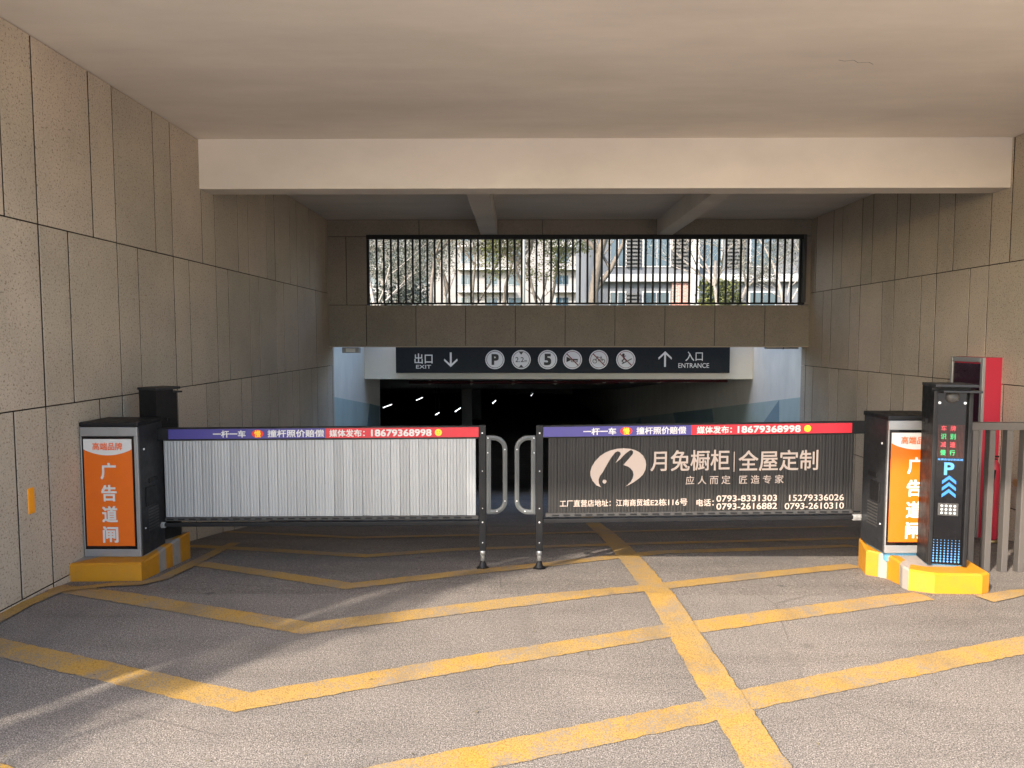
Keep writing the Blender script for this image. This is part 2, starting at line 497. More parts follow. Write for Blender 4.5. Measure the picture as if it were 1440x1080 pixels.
strip([(-3.10, 3.72), (-1.25, 3.05), (-.28, 3.43), (.87, 3.85), (2.61, 4.40)], .16)
strip([(-3.10, 4.53), (-1.20, 3.86), (.82, 4.55), (2.60, 5.28)], .155)
strip([(-2.50, 5.30), (-1.14, 4.59), (.18, 5.27), (.71, 5.57), (1.22, 5.84), (2.06, 5.99), (3.04, 6.23)], .15)
strip([(-2.95, 6.12), (-1.24, 5.63), (-.54, 5.95), (1.13, 6.33), (3.5, 6.8)], .14)
strip([(-3.10, 7.22), (-1.59, 6.72), (-.2, 7.0), (1.4, 7.4), (3.8, 8.0)], .14)
strip([(.97, 1.6), (.96, 2.59), (.95, 3.09), (.93, 3.87), (.91, 4.81), (.91, 6.58), (.91, 9.5)], .185, 0.009)
strip([(-3.05, 1.5), (-3.05, 4.2), (-3.0, 4.45), (-2.75, 4.60), (-2.57, 4.63), (-2.49, 4.78), (-2.50, 5.1), (-2.54, 5.6), (-2.60, 6.3)], .10, 0.009)
strip([(2.95, 4.33), (3.25, 4.46), (3.7, 4.55), (4.7, 4.62)], .12, 0.009)

# anti-slip grooves in the ramp lit from the light well
m = MB()
for k in range(16):
    y = 11.9 + k * 0.17
    for x0, x1 in ((-3.0, -0.35), (-0.25, 4.6)):
        a, b = y, y + 0.03
        m.add([(x0, a, zf(a) + .004), (x1, a, zf(a) + .004), (x1, b, zf(b) + .004), (x0, b, zf(b) + .004)], [(0, 1, 2, 3)])
tag(m.build('ramp_strip', 'kerb_white'), kind='structure')

# ------------------------------------------------------------------ clad walls
_pc = {}
def panel_mesh(w, h, t=0.025, mat='granite'):
    k = (round(w, 3), round(h, 3), t, mat)
    if k not in _pc:
        m = MB(); m.box(-w / 2, w / 2, -t, 0, -h / 2, h / 2, 0, 0.0025)
        _pc[k] = m.mesh('stone_panel', [mat, 'joint'])
        for p in _pc[k].polygons:
            if abs(p.normal.y) < .3: p.material_index = 1
    return _pc[k]
GAP = 0.008
def clad_side(name, label, X, sgn, major, period, wide_hi, y_end, left):
    """X: face; sgn: +1 the wall faces +X"""
    YS0 = 1.92 if left else YE
    t = thing(name, label, 'wall', (X, YE, 0))
    b = MB(); xb = X - sgn * 0.035
    b.box(xb, xb - sgn * 0.28, YS0 + .01, y_end, -3.3, CZ + .2); b.build('wall_core', 'joint', t)
    rows = [(2.386, CZ, 'w'), (1.203, 2.386, 'n'), (0.02, 1.203, 'w'), (-1.16, 0.02, 'n'), (-2.2, -1.16, 'w')]
    for z0, z1, kind in rows:
        a = wide_hi if kind == 'w' else period - wide_hi
        cuts = []
        k = -20
        while True:
            y = major + k * period
            if y > y_end: break
            cuts += [y, y + a]; k += 1
        cuts = sorted([c for c in cuts if YS0 + .08 < c < y_end - .06])
        cuts = [YS0] + cuts + [y_end]
        for c0, c1 in zip(cuts, cuts[1:]):
            if z1 <= zf(c0) - 0.0 and z1 < zf(c1): continue
            w = c1 - c0 - .013; h = z1 - z0 - GAP
            piece('stone_panel', panel_mesh(round(w, 3), round(h, 3)), t,
                  (random.uniform(-.0012, .0012), (c0 + c1) / 2 - YE, (z0 + z1) / 2), (0, 0, PI / 2 * sgn))
    return t
clad_side('stone_wall', 'speckled tan stone wall of tall panels on the left with an amber light', XL, 1, 4.53, 0.885, 0.59, 11.71, True)
clad_side('stone_wall', 'speckled tan stone wall of tall panels on the right behind the fence', XR, -1, 7.12, 0.88, 0.59, 11.71, False)

# facade with the barred opening
t = thing('grille_wall', 'stone wall coloured dark for deep shade with a long barred opening above the ramp', 'wall', (0, YF, 1.515))
fw = MB()
yb0, yb1 = YF + 0.035, YF + 0.29
fw.box(XL + .001, XR - .001, yb0, yb1, 1.53, 2.19); fw.box(XL + .001, XR - .001, yb0, yb1, 3.33, CZ + .1)
fw.box(XL + .001, -2.47, yb0, yb1, 2.19, 3.33); fw.box(4.66, XR - .001, yb0, yb1, 2.19, 3.33)
fw.build('wall_core', 'joint', t)
def fpan(x0, x1, z0, z1, bot=False):
    w = x1 - x0 - GAP; h = z1 - z0 - GAP
    piece('stone_panel', panel_mesh(round(w, 3), round(h, 3), 0.025, 'granite_shaded'), t, ((x0 + x1) / 2, random.uniform(.0245, .026), (z0 + z1) / 2 - 1.515))
cuts = [XL + .002] + [-2.474 + .812 * k for k in range(9)] + [XR - .002]
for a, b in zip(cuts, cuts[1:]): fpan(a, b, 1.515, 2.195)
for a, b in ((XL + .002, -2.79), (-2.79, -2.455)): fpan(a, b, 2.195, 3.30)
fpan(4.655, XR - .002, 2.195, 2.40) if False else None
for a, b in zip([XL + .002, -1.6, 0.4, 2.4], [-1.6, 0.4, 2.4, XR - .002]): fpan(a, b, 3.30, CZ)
m = MB()
m.box(XL + .002, XR - .002, YF + .001, YF + .29, 1.508, 1.528)
m.build('soffit_strip', 'render', t)
m = MB(); m.box(4.657, XR - .002, YF + .001, YF + .034, 2.20, 3.296); m.build('stone_panel', 'granite_shaded', t)

# grille
t = thing('window_grille', 'black barred grille filling the long opening over the ramp', 'grille', (1.1, YF, 2.2))
gx0, gx1 = -2.455, 4.655
m = MB(); m.box(gx0, gx1, YF - .03, YF + .05, 3.255, 3.325, 0, .004); m.build('top_rail', 'black', t)
m = MB(); m.box(gx0, gx1, YF - .01, YF + .04, 2.205, 2.235, 0, .003); m.build('bottom_rail', 'black', t)
for x0, x1 in ((gx0, gx0 + .04), (4.56, 4.60)):
    m = MB(); m.box(x0, x1, YF - .01, YF + .04, 2.235, 3.255, 0, .003); m.build('end_post', 'black', t)
m = MB(); m.box(4.61, 4.655, YF - .05, YF + .03, 2.235, 3.32, 0, .004); m.build('side_channel', 'darksilver', t)
bar = MB(); bar.box(-.016, .016, -.012, .012, -.51, .51, 0, .002); bme = bar.mesh('grille_bar', 'black')
nb = 58
for k in range(nb):
    x = gx0 + .04 + (4.56 - gx0 - .04) * (k + 1) / (nb + 1)
    piece('grille_bar', bme, t, (x - 1.1 + random.uniform(-.003, .003), .012, 3.2452 - .5 - 2.2), (0, random.uniform(-.004, .004), 0))

# ------------------------------------------------------------------ ceiling, beams, upper storey
m = MB(); m.box(XL - .3, XR + .3, YE, 6.86, CZ, CZ + .25); tag(m.build('ceiling', 'ceiling'), kind='structure')
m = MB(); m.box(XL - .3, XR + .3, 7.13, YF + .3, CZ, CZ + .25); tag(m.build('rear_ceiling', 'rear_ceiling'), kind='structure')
m = MB(); m.box(XL + .003, XR - .003, 6.86, 7.13, 3.10, CZ + .24, 0, .006)
tag(m.build('concrete_beam', 'beam'), 'wide cream painted beam crossing under the ceiling above the barriers', 'beam')
m = MB(); m.box(-.60, -.33, 7.135, YF - .003, 3.325, CZ - .002, 0, .005)
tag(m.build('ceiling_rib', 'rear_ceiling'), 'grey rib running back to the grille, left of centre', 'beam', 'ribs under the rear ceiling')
m = MB(); m.box(2.25, 2.50, 7.135, YF - .003, 3.32, CZ - .002, 0, .005)
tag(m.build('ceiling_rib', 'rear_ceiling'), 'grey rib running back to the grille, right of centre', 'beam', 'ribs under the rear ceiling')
m = MB()
m.box(-14, XR + 11, YE, YF + .3, CZ + .26, 4.55)
m.box(-14, XL - .32, 1.93, YF + .3, -.5, CZ + .25); m.box(XR + .32, XR + 11, YE, YF + .3, -.5, CZ + .25)
tag(m.build('building_block', 'render'), 'tan rendered building block above and beside the covered passage', 'building')

# ------------------------------------------------------------------ light well and garage
def pwall(name, label, X, sgn, y1, tris):
    t = thing(name, label, 'wall', (X, 11.72, -3))
    m = MB(); m.box(X, X - sgn * .3, 11.715, 14.46, -3.3, 1.95)
    if y1 > 14.46: m.box(X, X - sgn * .3, 14.46, y1, -3.3, 1.54)
    m.build('wall_face', 'white_wall', t)
    def poly(ps, off, mi):
        m = MB(); x = X + sgn * off
        vs = [(x, a, b) for a, b in ps]; vs2 = [(X - sgn * .01, a, b) for a, b in ps]
        n = len(ps)
        m.add(vs + vs2, [tuple(range(n)) if sgn < 0 else tuple(range(n))[::-1]] + [(i, i + n, (i + 1) % n + n, (i + 1) % n) for i in range(n)])
        return m
    bt = lambda y: 0.665 - .135 * (y - 11.72)
    poly([(11.72, zf(11.72) - .1), (11.72, bt(11.72)), (14.0, bt(14.0)), (20, bt(20)), (y1 - .01, bt(y1))] + [(y, zf(y) - .1) for y in (y1 - .01, 23.3 if y1 > 24 else y1 - .3, 20 if y1 > 24 else y1 - .6) ][::1], .004, 0).build('painted_band', 'pale_blue', t)
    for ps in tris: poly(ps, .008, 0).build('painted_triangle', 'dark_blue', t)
    return t
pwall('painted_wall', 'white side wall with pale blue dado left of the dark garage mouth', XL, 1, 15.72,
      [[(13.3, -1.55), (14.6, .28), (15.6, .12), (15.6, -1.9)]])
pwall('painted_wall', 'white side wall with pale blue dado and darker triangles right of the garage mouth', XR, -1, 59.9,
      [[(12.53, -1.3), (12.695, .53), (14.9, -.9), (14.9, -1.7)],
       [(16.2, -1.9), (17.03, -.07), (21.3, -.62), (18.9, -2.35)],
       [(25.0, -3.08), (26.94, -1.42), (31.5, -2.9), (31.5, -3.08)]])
t = thing('garage_portal', 'white lintel over the dark garage mouth behind the overhead sign', 'lintel', (.8, YP, .824))
m = MB(); m.box(XL + .002, XR - .002, YP, YP + .30, .824, 1.95, 0, .006); m.build('lintel', 'white_wall', t)
# garage ceiling, walls
m = MB()
def gc(y): return .93 - .09 * (y - 14.45) if y < 33 else .93 - .09 * 18.55
for y0, y1 in ((14.46, 20), (20, 26), (26, 33), (33, 60)):
    a, b = gc(y0), gc(y1)
    m.add([(-30, y0, a), (5.2, y0, a), (5.2, y1, b), (-30, y1, b), (-30, y0, a + .3), (5.2, y0, a + .3), (5.2, y1, b + .3), (-30, y1, b + .3)],
          [(0, 3, 2, 1), (4, 5, 6, 7), (0, 1, 5, 4), (2, 3, 7, 6), (1, 2, 6, 5), (3, 0, 4, 7)])
tag(m.build('garage_ceiling', 'garage_dark'), kind='structure')
m = MB(); m.box(-30, 5.2, 60, 60.3, -3.3, 1.5); m.box(-30.3, -30, 15, 60.3, -3.3, 1.5); m.box(-30, XL - .31, 15.4, 15.7, -3.3, 1.5)
pass
tag(m.build('garage_wall', 'garage_dark'), 'dark far walls closing off the unlit garage hall', 'wall')
for k, (x, y) in enumerate([(-7.5, 24), (-7.5, 32), (-2.4, 33), (-2.4, 41), (-14, 30)]):
    m = MB(); m.box(x - .25, x + .25, y - .25, y + .25, -3.1, gc(y) + .05, 0, .02)
    tag(m.build('garage_column', 'garage_dark'), 'square dark column standing in the unlit garage hall', 'column', 'columns in the garage hall')

lamps = [(-4.73, 25.2, 'first tube lamp from the left edge of the garage mouth'), (-3.99, 28.2, 'second tube lamp from the left, set a little higher'),
         (-2.62, 22.6, 'faint short tube lamp third from the left, lowest of all'), (-2.06, 23.9, 'tube lamp below and left of the parking roundel'),
         (-.91, 26.9, 'tube lamp right under the parking roundel'), (.62, 30.4, 'rightmost tube lamp, under the number five roundel')]
for i, (x, y, lb) in enumerate(lamps):
    zc = -.80
    t = thing('tube_lamp', 'lit ' + lb, 'lamp', (x, y, zc), (0, 0, 0), 'tube lamps on the garage ceiling')
    a, b = Vector((-.04, -.6, 0)), Vector((.04, .6, 0))
    if i == 2: a *= .5; b *= .5
    m = MB(); m.tube([a, b], .011, 8); m.build('tube', 'lamp', t, world=False)
    m = MB(); m.tube([a + Vector((0, 0, .05)), b + Vector((0, 0, .05))], .03, 6)
    for q in (a, b): m.tube([q + Vector((0, 0, .05)), q + Vector((0, 0, gc(y + q.y) + .80 + .01))], .006, 5)
    m.build('lamp_body', 'charcoal', t, world=False)
# sprinkler pipes under the garage ceiling
for (ya, xa, xb, lb) in ((15.3, 1.6, 4.6, 'dull red pipe close under the lintel at the right of the garage mouth'), (16.6, -2.6, 2.4, 'dull red pipe crossing the dark ceiling deeper inside the garage')):
    t = thing('sprinkler_pipe', lb, 'pipe', (xa, ya, gc(ya) - .15), group='red pipes under the garage ceiling')
    m = MB(); m.tube([(xa, ya, gc(ya) - .13), (xb, ya, gc(ya) - .13)], .035, 10); m.build('pipe', 'pipe_red', t)
    for k in range(5):
        x = xa + (xb - xa) * (k + .5) / 5
        m = MB(); m.tube([(x, ya, gc(ya) - .10), (x, ya, gc(ya) + .02)], .008, 6); m.ring(x, gc(ya) - .13, .036, .05, ya, .02, 12); m.build('hanger', 'steel', t)

# fittings on the soffit behind the grille wall
t = thing('floodlight', 'small metal floodlight tucked under the wall edge left of the sign', 'lamp', (-2.82, 11.80, 1.50))
m = MB(); m.box(-2.965, -2.675, 11.75, 11.87, 1.405, 1.50, 0, .008); m.build('housing', 'silver', t)
m = MB(); m.box(-2.90, -2.74, 11.745, 11.75, 1.42, 1.485); m.build('lens', 'sign_white', t)
t = thing('batten_light', 'thin metal batten under the wall edge right of the sign', 'lamp', (4.45, 11.8, 1.50))
m = MB(); m.box(4.16, 4.72, 11.76, 11.82, 1.475, 1.505, 0, .004); m.build('housing', 'silver', t)
m = MB(); m.box(4.46, 4.47, 11.755, 11.83, 1.47, 1.507); m.build('clip', 'black', t)

# ------------------------------------------------------------------ overhead sign
YS = 14.05
t = thing('overhead_sign', 'long black entrance and exit sign with six white roundels over the garage mouth', 'sign', (.9, YS, .96))
m = MB(); m.box(-2.46, 4.267, YS, YS + .09, .955, 1.50, 0, .006); m.build('board', 'sign_board', t)
yp = YS - .003
for a_ in (('出口', -2.08, -1.72, 1.145, 1.345, yp, .014), ('EXIT', -2.05, -1.75, 1.045, 1.115, yp, .012),
           ('入口', 3.375, 3.72, 1.20, 1.385, yp, .010), ('ENTRANCE', 3.235, 3.85, 1.06, 1.155, yp, .006)):
    tobj('lettering', 'sign_white', t, None, *a_, world=True)
def arrow(x, z0, z1, up, w=.13):
    m = MB(); s = 1 if up else -1; tip = z1 if up else z0; tail = z0 if up else z1; q = .03
    m.prism_xz([(x - q / 1.6, tail), (x + q / 1.6, tail), (x + q / 1.6, tip - s * .03), (x - q / 1.6, tip - s * .03)], yp - .002, yp)
    for d in (-1, 1):
        m.prism_xz([(x, tip), (x, tip - s * .05), (x + d * w, tip - s * .17), (x + d * w * 1.05, tip - s * .13)], yp - .0035 - .0005 * d, yp - .0022)
    m.build('arrow', 'sign_white', t)
arrow(-1.35, 1.075, 1.37, False); arrow(2.965, 1.08, 1.395, True)
rx = [-.459, .07, .602, 1.103, 1.633, 2.176]
zr = 1.225; R_ = .193
for i, x in enumerate(rx):
    m = MB(); m.disc(x, zr, R_, yp, .002, 40); d = m.build('roundel', 'sign_white', t)
    m = MB(); m.ring(x, zr, R_ * .84, R_ * .885, yp - .0025, .001, 40); m.build('ring', 'dark_ink' if i < 3 else 'sign_red', d)
    g = MB(); yy = yp - .004
    if i == 0: text(g, 'P', x - .055, x + .065, zr - .095, zr + .10, yy, .045)
    if i == 2: text(g, '5', x - .06, x + .06, zr - .10, zr + .105, yy, .045)
    if i == 1:
        text(g, '2.2', x - .115, x + .055, zr - .05, zr + .05, yy, .004); text(g, 'm', x + .065, x + .115, zr - .05, zr - .01, yy, .004)
        g.prism_xz([(x - .045, zr + .155), (x + .045, zr + .155), (x, zr + .10)], yy - .001, yy)
        g.prism_xz([(x - .045, zr - .155), (x + .045, zr - .155), (x, zr - .10)], yy - .001, yy)
    if i == 3:   # horn
        g.prism_xz([(x - .12, zr + .06), (x - .12, zr - .05), (x - .04, zr - .012), (x - .04, zr + .02)], yy - .001, yy)
        g.prism_xz([(x - .04, zr + .014), (x + .11, zr + .014), (x + .11, zr - .004), (x - .04, zr - .004)], yy - .001, yy)
        for dz in (-.035, .0): 
            g.prism_xz([(x - .02, zr + dz - .004), (x + .10, zr + dz - .004), (x + .10, zr + dz - .014), (x - .02, zr + dz - .014)], yy - .002, yy - .0012)
        for dx in (-.02, .09): g.prism_xz([(x + dx, zr), (x + dx + .012, zr), (x + dx + .012, zr - .05), (x + dx, zr - .05)], yy - .003, yy - .0022)
    if i == 4:   # bicycle
        for dx in (-.08, .08): g.ring(x + dx, zr - .03, .034, .045, yy, .001, 20)
        for a, b in (((-.08, -.03), (-.03, .045)), ((-.03, .045), (.05, .045)), ((.05, .045), (.08, -.03)), ((-.03, .045), (0, -.03)), ((0, -.03), (.05, .045)), ((-.045, .06), (-.01, .06)), ((.05, .045), (.04, .075))):
            pa = Vector(a); pb = Vector(b); n = (pb - pa).normalized(); n = Vector((-n.y, n.x)) * .005
            g.prism_xz([(x + q.x, zr + q.y) for q in (pa + n, pb + n, pb - n, pa - n)], yy - .001 - random.random() * .001, yy)
    if i == 5:   # rider on a board
        g.disc(x - .05, zr + .10, .026, yy, .001, 16)
        for a, b, q in (((-.055, .075), (-.03, .02), .018), ((-.07, .06), (.0, .075), .008), ((-.03, .02), (-.08, -.03), .011), ((-.03, .02), (.01, -.02), .011), ((-.08, -.03), (-.03, -.07), .009),
                        ((.01, -.02), (-.01, -.055), .009), ((-.08, -.085), (.12, .02), .008)):
            pa = Vector(a); pb = Vector(b); n = (pb - pa).normalized(); n = Vector((-n.y, n.x)) * q
            g.prism_xz([(x + v.x, zr + v.y) for v in (pa + n, pb + n, pb - n, pa - n)], yy - .001 - random.random() * .001, yy)
    g.build('pictogram', 'dark_ink', d)
    if i >= 3:
        g = MB(); c = R_ * .84 * .707; e = .007
        a, b = ((x - c, zr + c), (x + c, zr - c))
        g.prism_xz([(a[0] - e, a[1] - e), (b[0] - e, b[1] - e), (b[0] + e, b[1] + e), (a[0] + e, a[1] + e)], yy - .004, yy - .003)
        g.build('slash', 'sign_red', d)

# ------------------------------------------------------------------ kerb islands
def island(name, label, foot, zt, cols):
    t = thing(name, label, 'kerb', (sum(p[0] for p in foot) / len(foot), sum(p[1] for p in foot) / len(foot), -.2))
    n = len(foot); cx = sum(p[0] for p in foot) / n; cy = sum(p[1] for p in foot) / n
    b = 0.012
    def ins(p): 
        v = Vector((cx - p[0], cy - p[1])).normalized() * b * 1.4; return (p[0] + v.x, p[1] + v.y)
    for i in range(n):
        p, q = foot[i], foot[(i + 1) % n]; pi, qi = ins(p), ins(q)
        ci, di = (pi[0] + (cx - pi[0]) * .99, pi[1] + (cy - pi[1]) * .99), (qi[0] + (cx - qi[0]) * .99, qi[1] + (cy - qi[1]) * .99)
        k = .38
        mi_ = ((pi[0] + (cx - pi[0]) * k), (pi[1] + (cy - pi[1]) * k)); mj = ((qi[0] + (cx - qi[0]) * k), (qi[1] + (cy - qi[1]) * k))
        m = MB()
        m.add([(*p, -.4), (*q, -.4), (*q, zt - b), (*p, zt - b), (*pi, zt), (*qi, zt), (*mi_, zt), (*mj, zt)], [(0, 1, 2, 3), (3, 2, 5, 4), (4, 5, 7, 6)])
        m.build('kerb_block', cols[i], t)
    m = MB(); vs = [((ins(p)[0] + (cx - ins(p)[0]) * .36), (ins(p)[1] + (cy - ins(p)[1]) * .36), zt - .001) for p in foot]
    m.add(vs, [tuple(range(n))]); m.build('top_slab', 'kerb_white', t)
    return t
Yl, Wl = 'kerb_yellow', 'kerb_white'
island('kerb_island', 'yellow and white concrete plinth under the cabinet against the left wall',
       [(-3.11, 4.70), (-2.61, 4.72), (-2.615, 4.97), (-2.625, 5.09), (-2.635, 5.21), (-2.645, 5.35), (-2.655, 5.53), (-3.11, 5.53)], .095,
       [Yl, Yl, Wl, Yl, Wl, Yl, Wl, Wl])
island('kerb_island', 'yellow and white concrete plinth under the card reader post by the fence',
       [(2.52, 4.97), (2.575, 4.90), (2.609, 4.85), (2.61, 4.80), (2.605, 4.68), (2.58, 4.60), (2.585, 4.535), (2.71, 4.456), (3.01, 4.444), (3.08, 4.485), (3.12, 4.78), (2.99, 5.00), (2.99, 5.30), (2.62, 5.28)], .128,
       [Yl, Wl, Yl, Yl, Wl, Wl, Yl, Yl, Yl, Yl, Wl, Wl, Wl, Yl])

# ------------------------------------------------------------------ cabinets
def make_cabinet(label, loc):
    """front faces -Y, base centre at origin, 0.405 wide, 0.33 deep, 0.985 high"""
    t = thing('barrier_cabinet', label, 'cabinet', loc, group='barrier cabinets with orange panels')
    W, D, H = .2025, .33, .985
    m = MB(); m.box(-W, W, .0, D, .018, H - .03, 0, .006); m.build('body', 'charcoal', t, False)
    m = MB(); m.box(-W - .006, W + .006, -.014, D + .006, H - .032, H, 0, .008); m.build('lid', 'black', t, False)
    m = MB(); m.box(-W + .03, W - .02, .02, D - .02, -.05, .02, 0, .003); m.build('base_plate', 'blue_film', t, False)
    # silver front frame
    fr = MB(); y0, y1 = -.016, .002
    fr.box(-W, W, y0, y1, H - .098, H - .034, 0, .004); fr.box(-W, W, y0, y1, .022, .076, 0, .004)
    fr.box(W - .026, W, y0 + .001, y1, .076, H - .098, 0, .003)
    fr.box(-W, -W + .008, y0 + .001, y1, .076, H - .098, 0, .003)
    fr.build('front_frame', 'silver', t, False)
    m = MB(); m.box(-W + .008, W - .026, -.010, .001, .076, H - .098); m.build('screen_border', 'blackgloss', t, False)
    x0, x1, z0, z1 = -W + .022, W - .042, .100, H - .118
    p = MB(); p.box(x0, x1, -.014, -.0095, z0, z1); pn = p.build('advert_panel', 'orange', t, False)
    # white bowl at the top
    n = 24; zt = z1; zs = z1 - .072; q = .058
    poly = [(x0, zt)] + [(x0 + (x1 - x0) * i / n, zs - q * math.sin(PI * i / n) ** .8 * .75) for i in range(n + 1)] + [(x1, zt)]
    m = MB(); m.prism_xz(poly, -.0155, -.0135); m.build('white_header', 'print_white', pn, False)
    m = MB(); cx = (x0 + x1) / 2; text(m, '高端品牌', cx - .105, cx + .105, z1 - .078, z1 - .026, -.0168, .02); m.build('header_lettering', 'print_red', pn, False)
    s = .052
    zz = [z1 - .228, z1 - .386, z1 - .537, z1 - .684]
    for c, z in zip('广告道闸', zz): tobj('lettering', 'print_white', pn, None, c, cx - s, cx + s, z - s * 1.08, z + s * 1.08, -.0158, .028)
    # both side faces: lock, recess, vent slots, rivet
    for sx in (-1, 1):
        xs = sx * W
        def sb(y0, y1, z0, z1, o, name, mat, bev=.002):
            m = MB(); m.box(xs - sx * .004, xs + sx * o, y0, y1, z0, z1, 0, bev); return m.build(name, mat, t, False)
        sb(.07, .20, .36, .50, .010, 'lock_housing', 'black', .003)
        sb(.12, .24, .525, .56, .006, 'door_handle', 'black')
        m = MB()
        for k in range(8): m.box(xs - sx * .002, xs + sx * .004, .10, .24, .175 + k * .022, .185 + k * .022, 0)
        m.build('vent', 'darksilver', t, False)
        sb(.06, .075, .775, .79, .005, 'rivet', 'white_dot'); sb(.05, .062, .205, .215, .005, 'rivet', 'white_dot')
        sb(.004, .010, .02, H - .04, .003, 'door_edge', 'darksilver', 0)
    return t
cL = make_cabinet('charcoal barrier cabinet with orange panel beside the left stone wall', (-2.885, 4.87, .075))
cR = copy_tree(cL)
cR.location = (2.765, 4.815, .133)
cR['label'] = 'charcoal barrier cabinet with orange panel partly behind the card reader post'

# ------------------------------------------------------------------ card reader posts
def make_post(label, loc, rz):
    """front faces -Y; 0.235 wide, 0.19 deep, 1.23 high"""
    t = thing('reader_post', label, 'kiosk', loc, (0, 0, rz), 'card reader posts')
    W, D, H = .118, .19, 1.225
    m = MB()
    m.prism_xz([(-W, .012), (W, .012), (W, H - .02), (-W, H - .02)], .02, D)
    m.build('body', 'black', t, False)
    for sx in (-1, 1):
        m = MB(); m.box(sx * W, sx * (W - .026), -.022, .03, .012, H - .045, 0, .006); m.build('side_rail', 'black', t, False)
    m = MB(); m.box(-W - .004, W + .016, -.055, D + .004, H - .02, H, 0, .005); m.build('top_cap', 'charcoal', t, False)
    m = MB(); m.box(-W + .03, W + .022, -.10, .02, H - .052, H - .038, 0, .004); m.build('rain_visor', 'charcoal', t, False)
    m = MB(); m.box(-W + .010, W - .010, .02, D + .01, -.028, .013, 0, .002); m.build('base_plate', 'blue_film', t, False)
    m = MB(); m.box(-W + .026, W - .026, .002, .022, .014, H - .06); m.build('front_glass', 'blackgloss', t, False)
    g = bpy.data.objects.new('camera_dome', None)
    b = MB(); bb = bmesh.new(); bmesh.ops.create_uvsphere(bb, u_segments=20, v_segments=12, radius=.042)
    for v in bb.verts: v.co = (v.co.x, v.co.y * .6 + .0, v.co.z + H - .085)
    b.bm(bb, 0, True); b.build('camera_dome', 'darksilver', t, False)
    for sx in (-1, 1):
        m = MB(); m.disc(sx * .076, H - .125, .0085, .001, .004, 14); m.build('indicator_lamp', 'led_white', t, False)
    # LED matrix
    x0, x1 = -.078, .080; zt = .955; zb = .735
    m = MB()
    for i in range(20):
        for j in range(30):
            x = x0 + (x1 - x0) * (i + .5) / 20; z = zb + (zt - zb) * (j + .5) / 30
            m.add([(x - .0017, .0013, z - .0017), (x + .0017, .0013, z - .0017), (x + .0017, .0013, z + .0017), (x - .0017, .0013, z + .0017)], [(0, 1, 2, 3)])
    led = m.build('led_matrix', 'led_dim', t, False); led['kind'] = 'stuff'
    for row, (a, b, mt) in enumerate((('车', '牌', 'led_red'), ('识', '别', 'led_green'), ('减', '速', 'led_red'), ('慢', '行', 'led_green'))):
        z1 = zt - .006 - row * .054
        tobj('led_lettering', mt, t, None, a, -.060, -.028, z1 - .036, z1, .0006, .008); tobj('led_lettering', mt, t, None, b, -.004, .028, z1 - .036, z1, .0006, .008)
    m = MB(); text(m, '车牌自动识别系统', -.074, .078, .716, .730, .0006, .02); m.build('name_strip', 'led_pale', t, False)
    m = MB(); text(m, 'P', -.030, .024, .622, .700, .0004, .03); m.build('parking_letter', 'led_pale', t, False)
    for k in range(3):
        z = .558 - k * .045
        m = MB(); m.prism_xz([(-.042, z), (0, z + .034), (.042, z), (.042, z + .022), (0, z + .058), (-.042, z + .022)][::1], -.0005, .0015)
        m.build('chevron', 'led_blue', t, False)
    m = MB(); m.box(-.062, .062, -.002, .002, .345, .430, 0, .002); kp = m.build('speaker_plate', 'darksilver', t, False)
    m = MB()
    for i in range(4):
        for j in range(3): m.disc(-.039 + i * .026, .364 + j * .024, .0078, -.0022, .002, 10)
    m.build('dots', 'led_white', kp, False)
    m = MB()
    for i in range(8):
        for j in range(9):
            r = .0024 + .0048 * (1 - j / 9)
            z = .035 + j * .018
            m.prism_xz([(-.078 + i * .022, z - r * 1.2), (-.078 + i * .022 + r, z), (-.078 + i * .022, z + r * 1.2), (-.078 + i * .022 - r, z)], 0, .0015)
    m.build('dot_pattern', 'led_pale', t, False)
    m = MB(); m.box(-W - .02, -W + .002, .06, .10, H - .27, H - .235, 0, .003); m.build('lock', 'black', t, False)
    # triangular rear brace
    m = MB()
    vs = [(W - .006, .16, .02), (W + .004, .16, .62), (W + .13, .30, .015)]
    vs2 = [(a, b + .012, c) for a, b, c in vs]
    m.add(vs + vs2, [(0, 2, 1), (3, 4, 5), (0, 1, 4, 3), (1, 2, 5, 4), (2, 0, 3, 5)]); m.build('rear_brace', 'black', t, False)
    return t
pR = make_post('black parking reader post with lit chevrons standing on the yellow plinth by the fence', (2.866, 4.60, .126), -.20)
pL = copy_tree(pR)
pL.scale = (.80, .90, 1); pL.location = (-2.765, 5.45, .05); pL.rotation_euler = (0, 0, PI - .42)
pL['label'] = 'black reader post seen from behind, rising past the cabinet at the left wall'
for o in list(pL.children):
    if o.name.startswith('rear_brace'): bpy.data.objects.remove(o)

# ------------------------------------------------------------------ barrier arms
def slat_mesh(wd, h, mat):
    m = MB(); prof = []
    n = 3; e = .0026; hw = wd / 2 - .0006
    prof.append((-hw, .006)); prof.append((-hw + .0008, .0))
    for k in range(n):
        a = -hw + .001 + (2 * hw - .002) * k / n; b = -hw + .001 + (2 * hw - .002) * (k + 1) / n
        prof += [(a + (b - a) * .15, -.0008 * 1), (a + (b - a) * .5, -.0016), (a + (b - a) * .85, -.0008)]
        if k < n - 1: prof.append((b, .0008))
    prof.append((hw - .0008, .0)); prof.append((hw, .006))
    vs = []; N_ = len(prof)
    for z in (-h / 2, h / 2): vs += [(x, y, z) for x, y in prof]
    fs = [(i, i + 1, i + 1 + N_, i + N_) for i in range(N_ - 1)]
    fs += [(0, N_, 2 * N_ - 1, N_ - 1), tuple(range(N_))[::-1], tuple(range(N_, 2 * N_))]
    m.add(vs, fs, 0, False)
    return m.mesh('slat', mat)

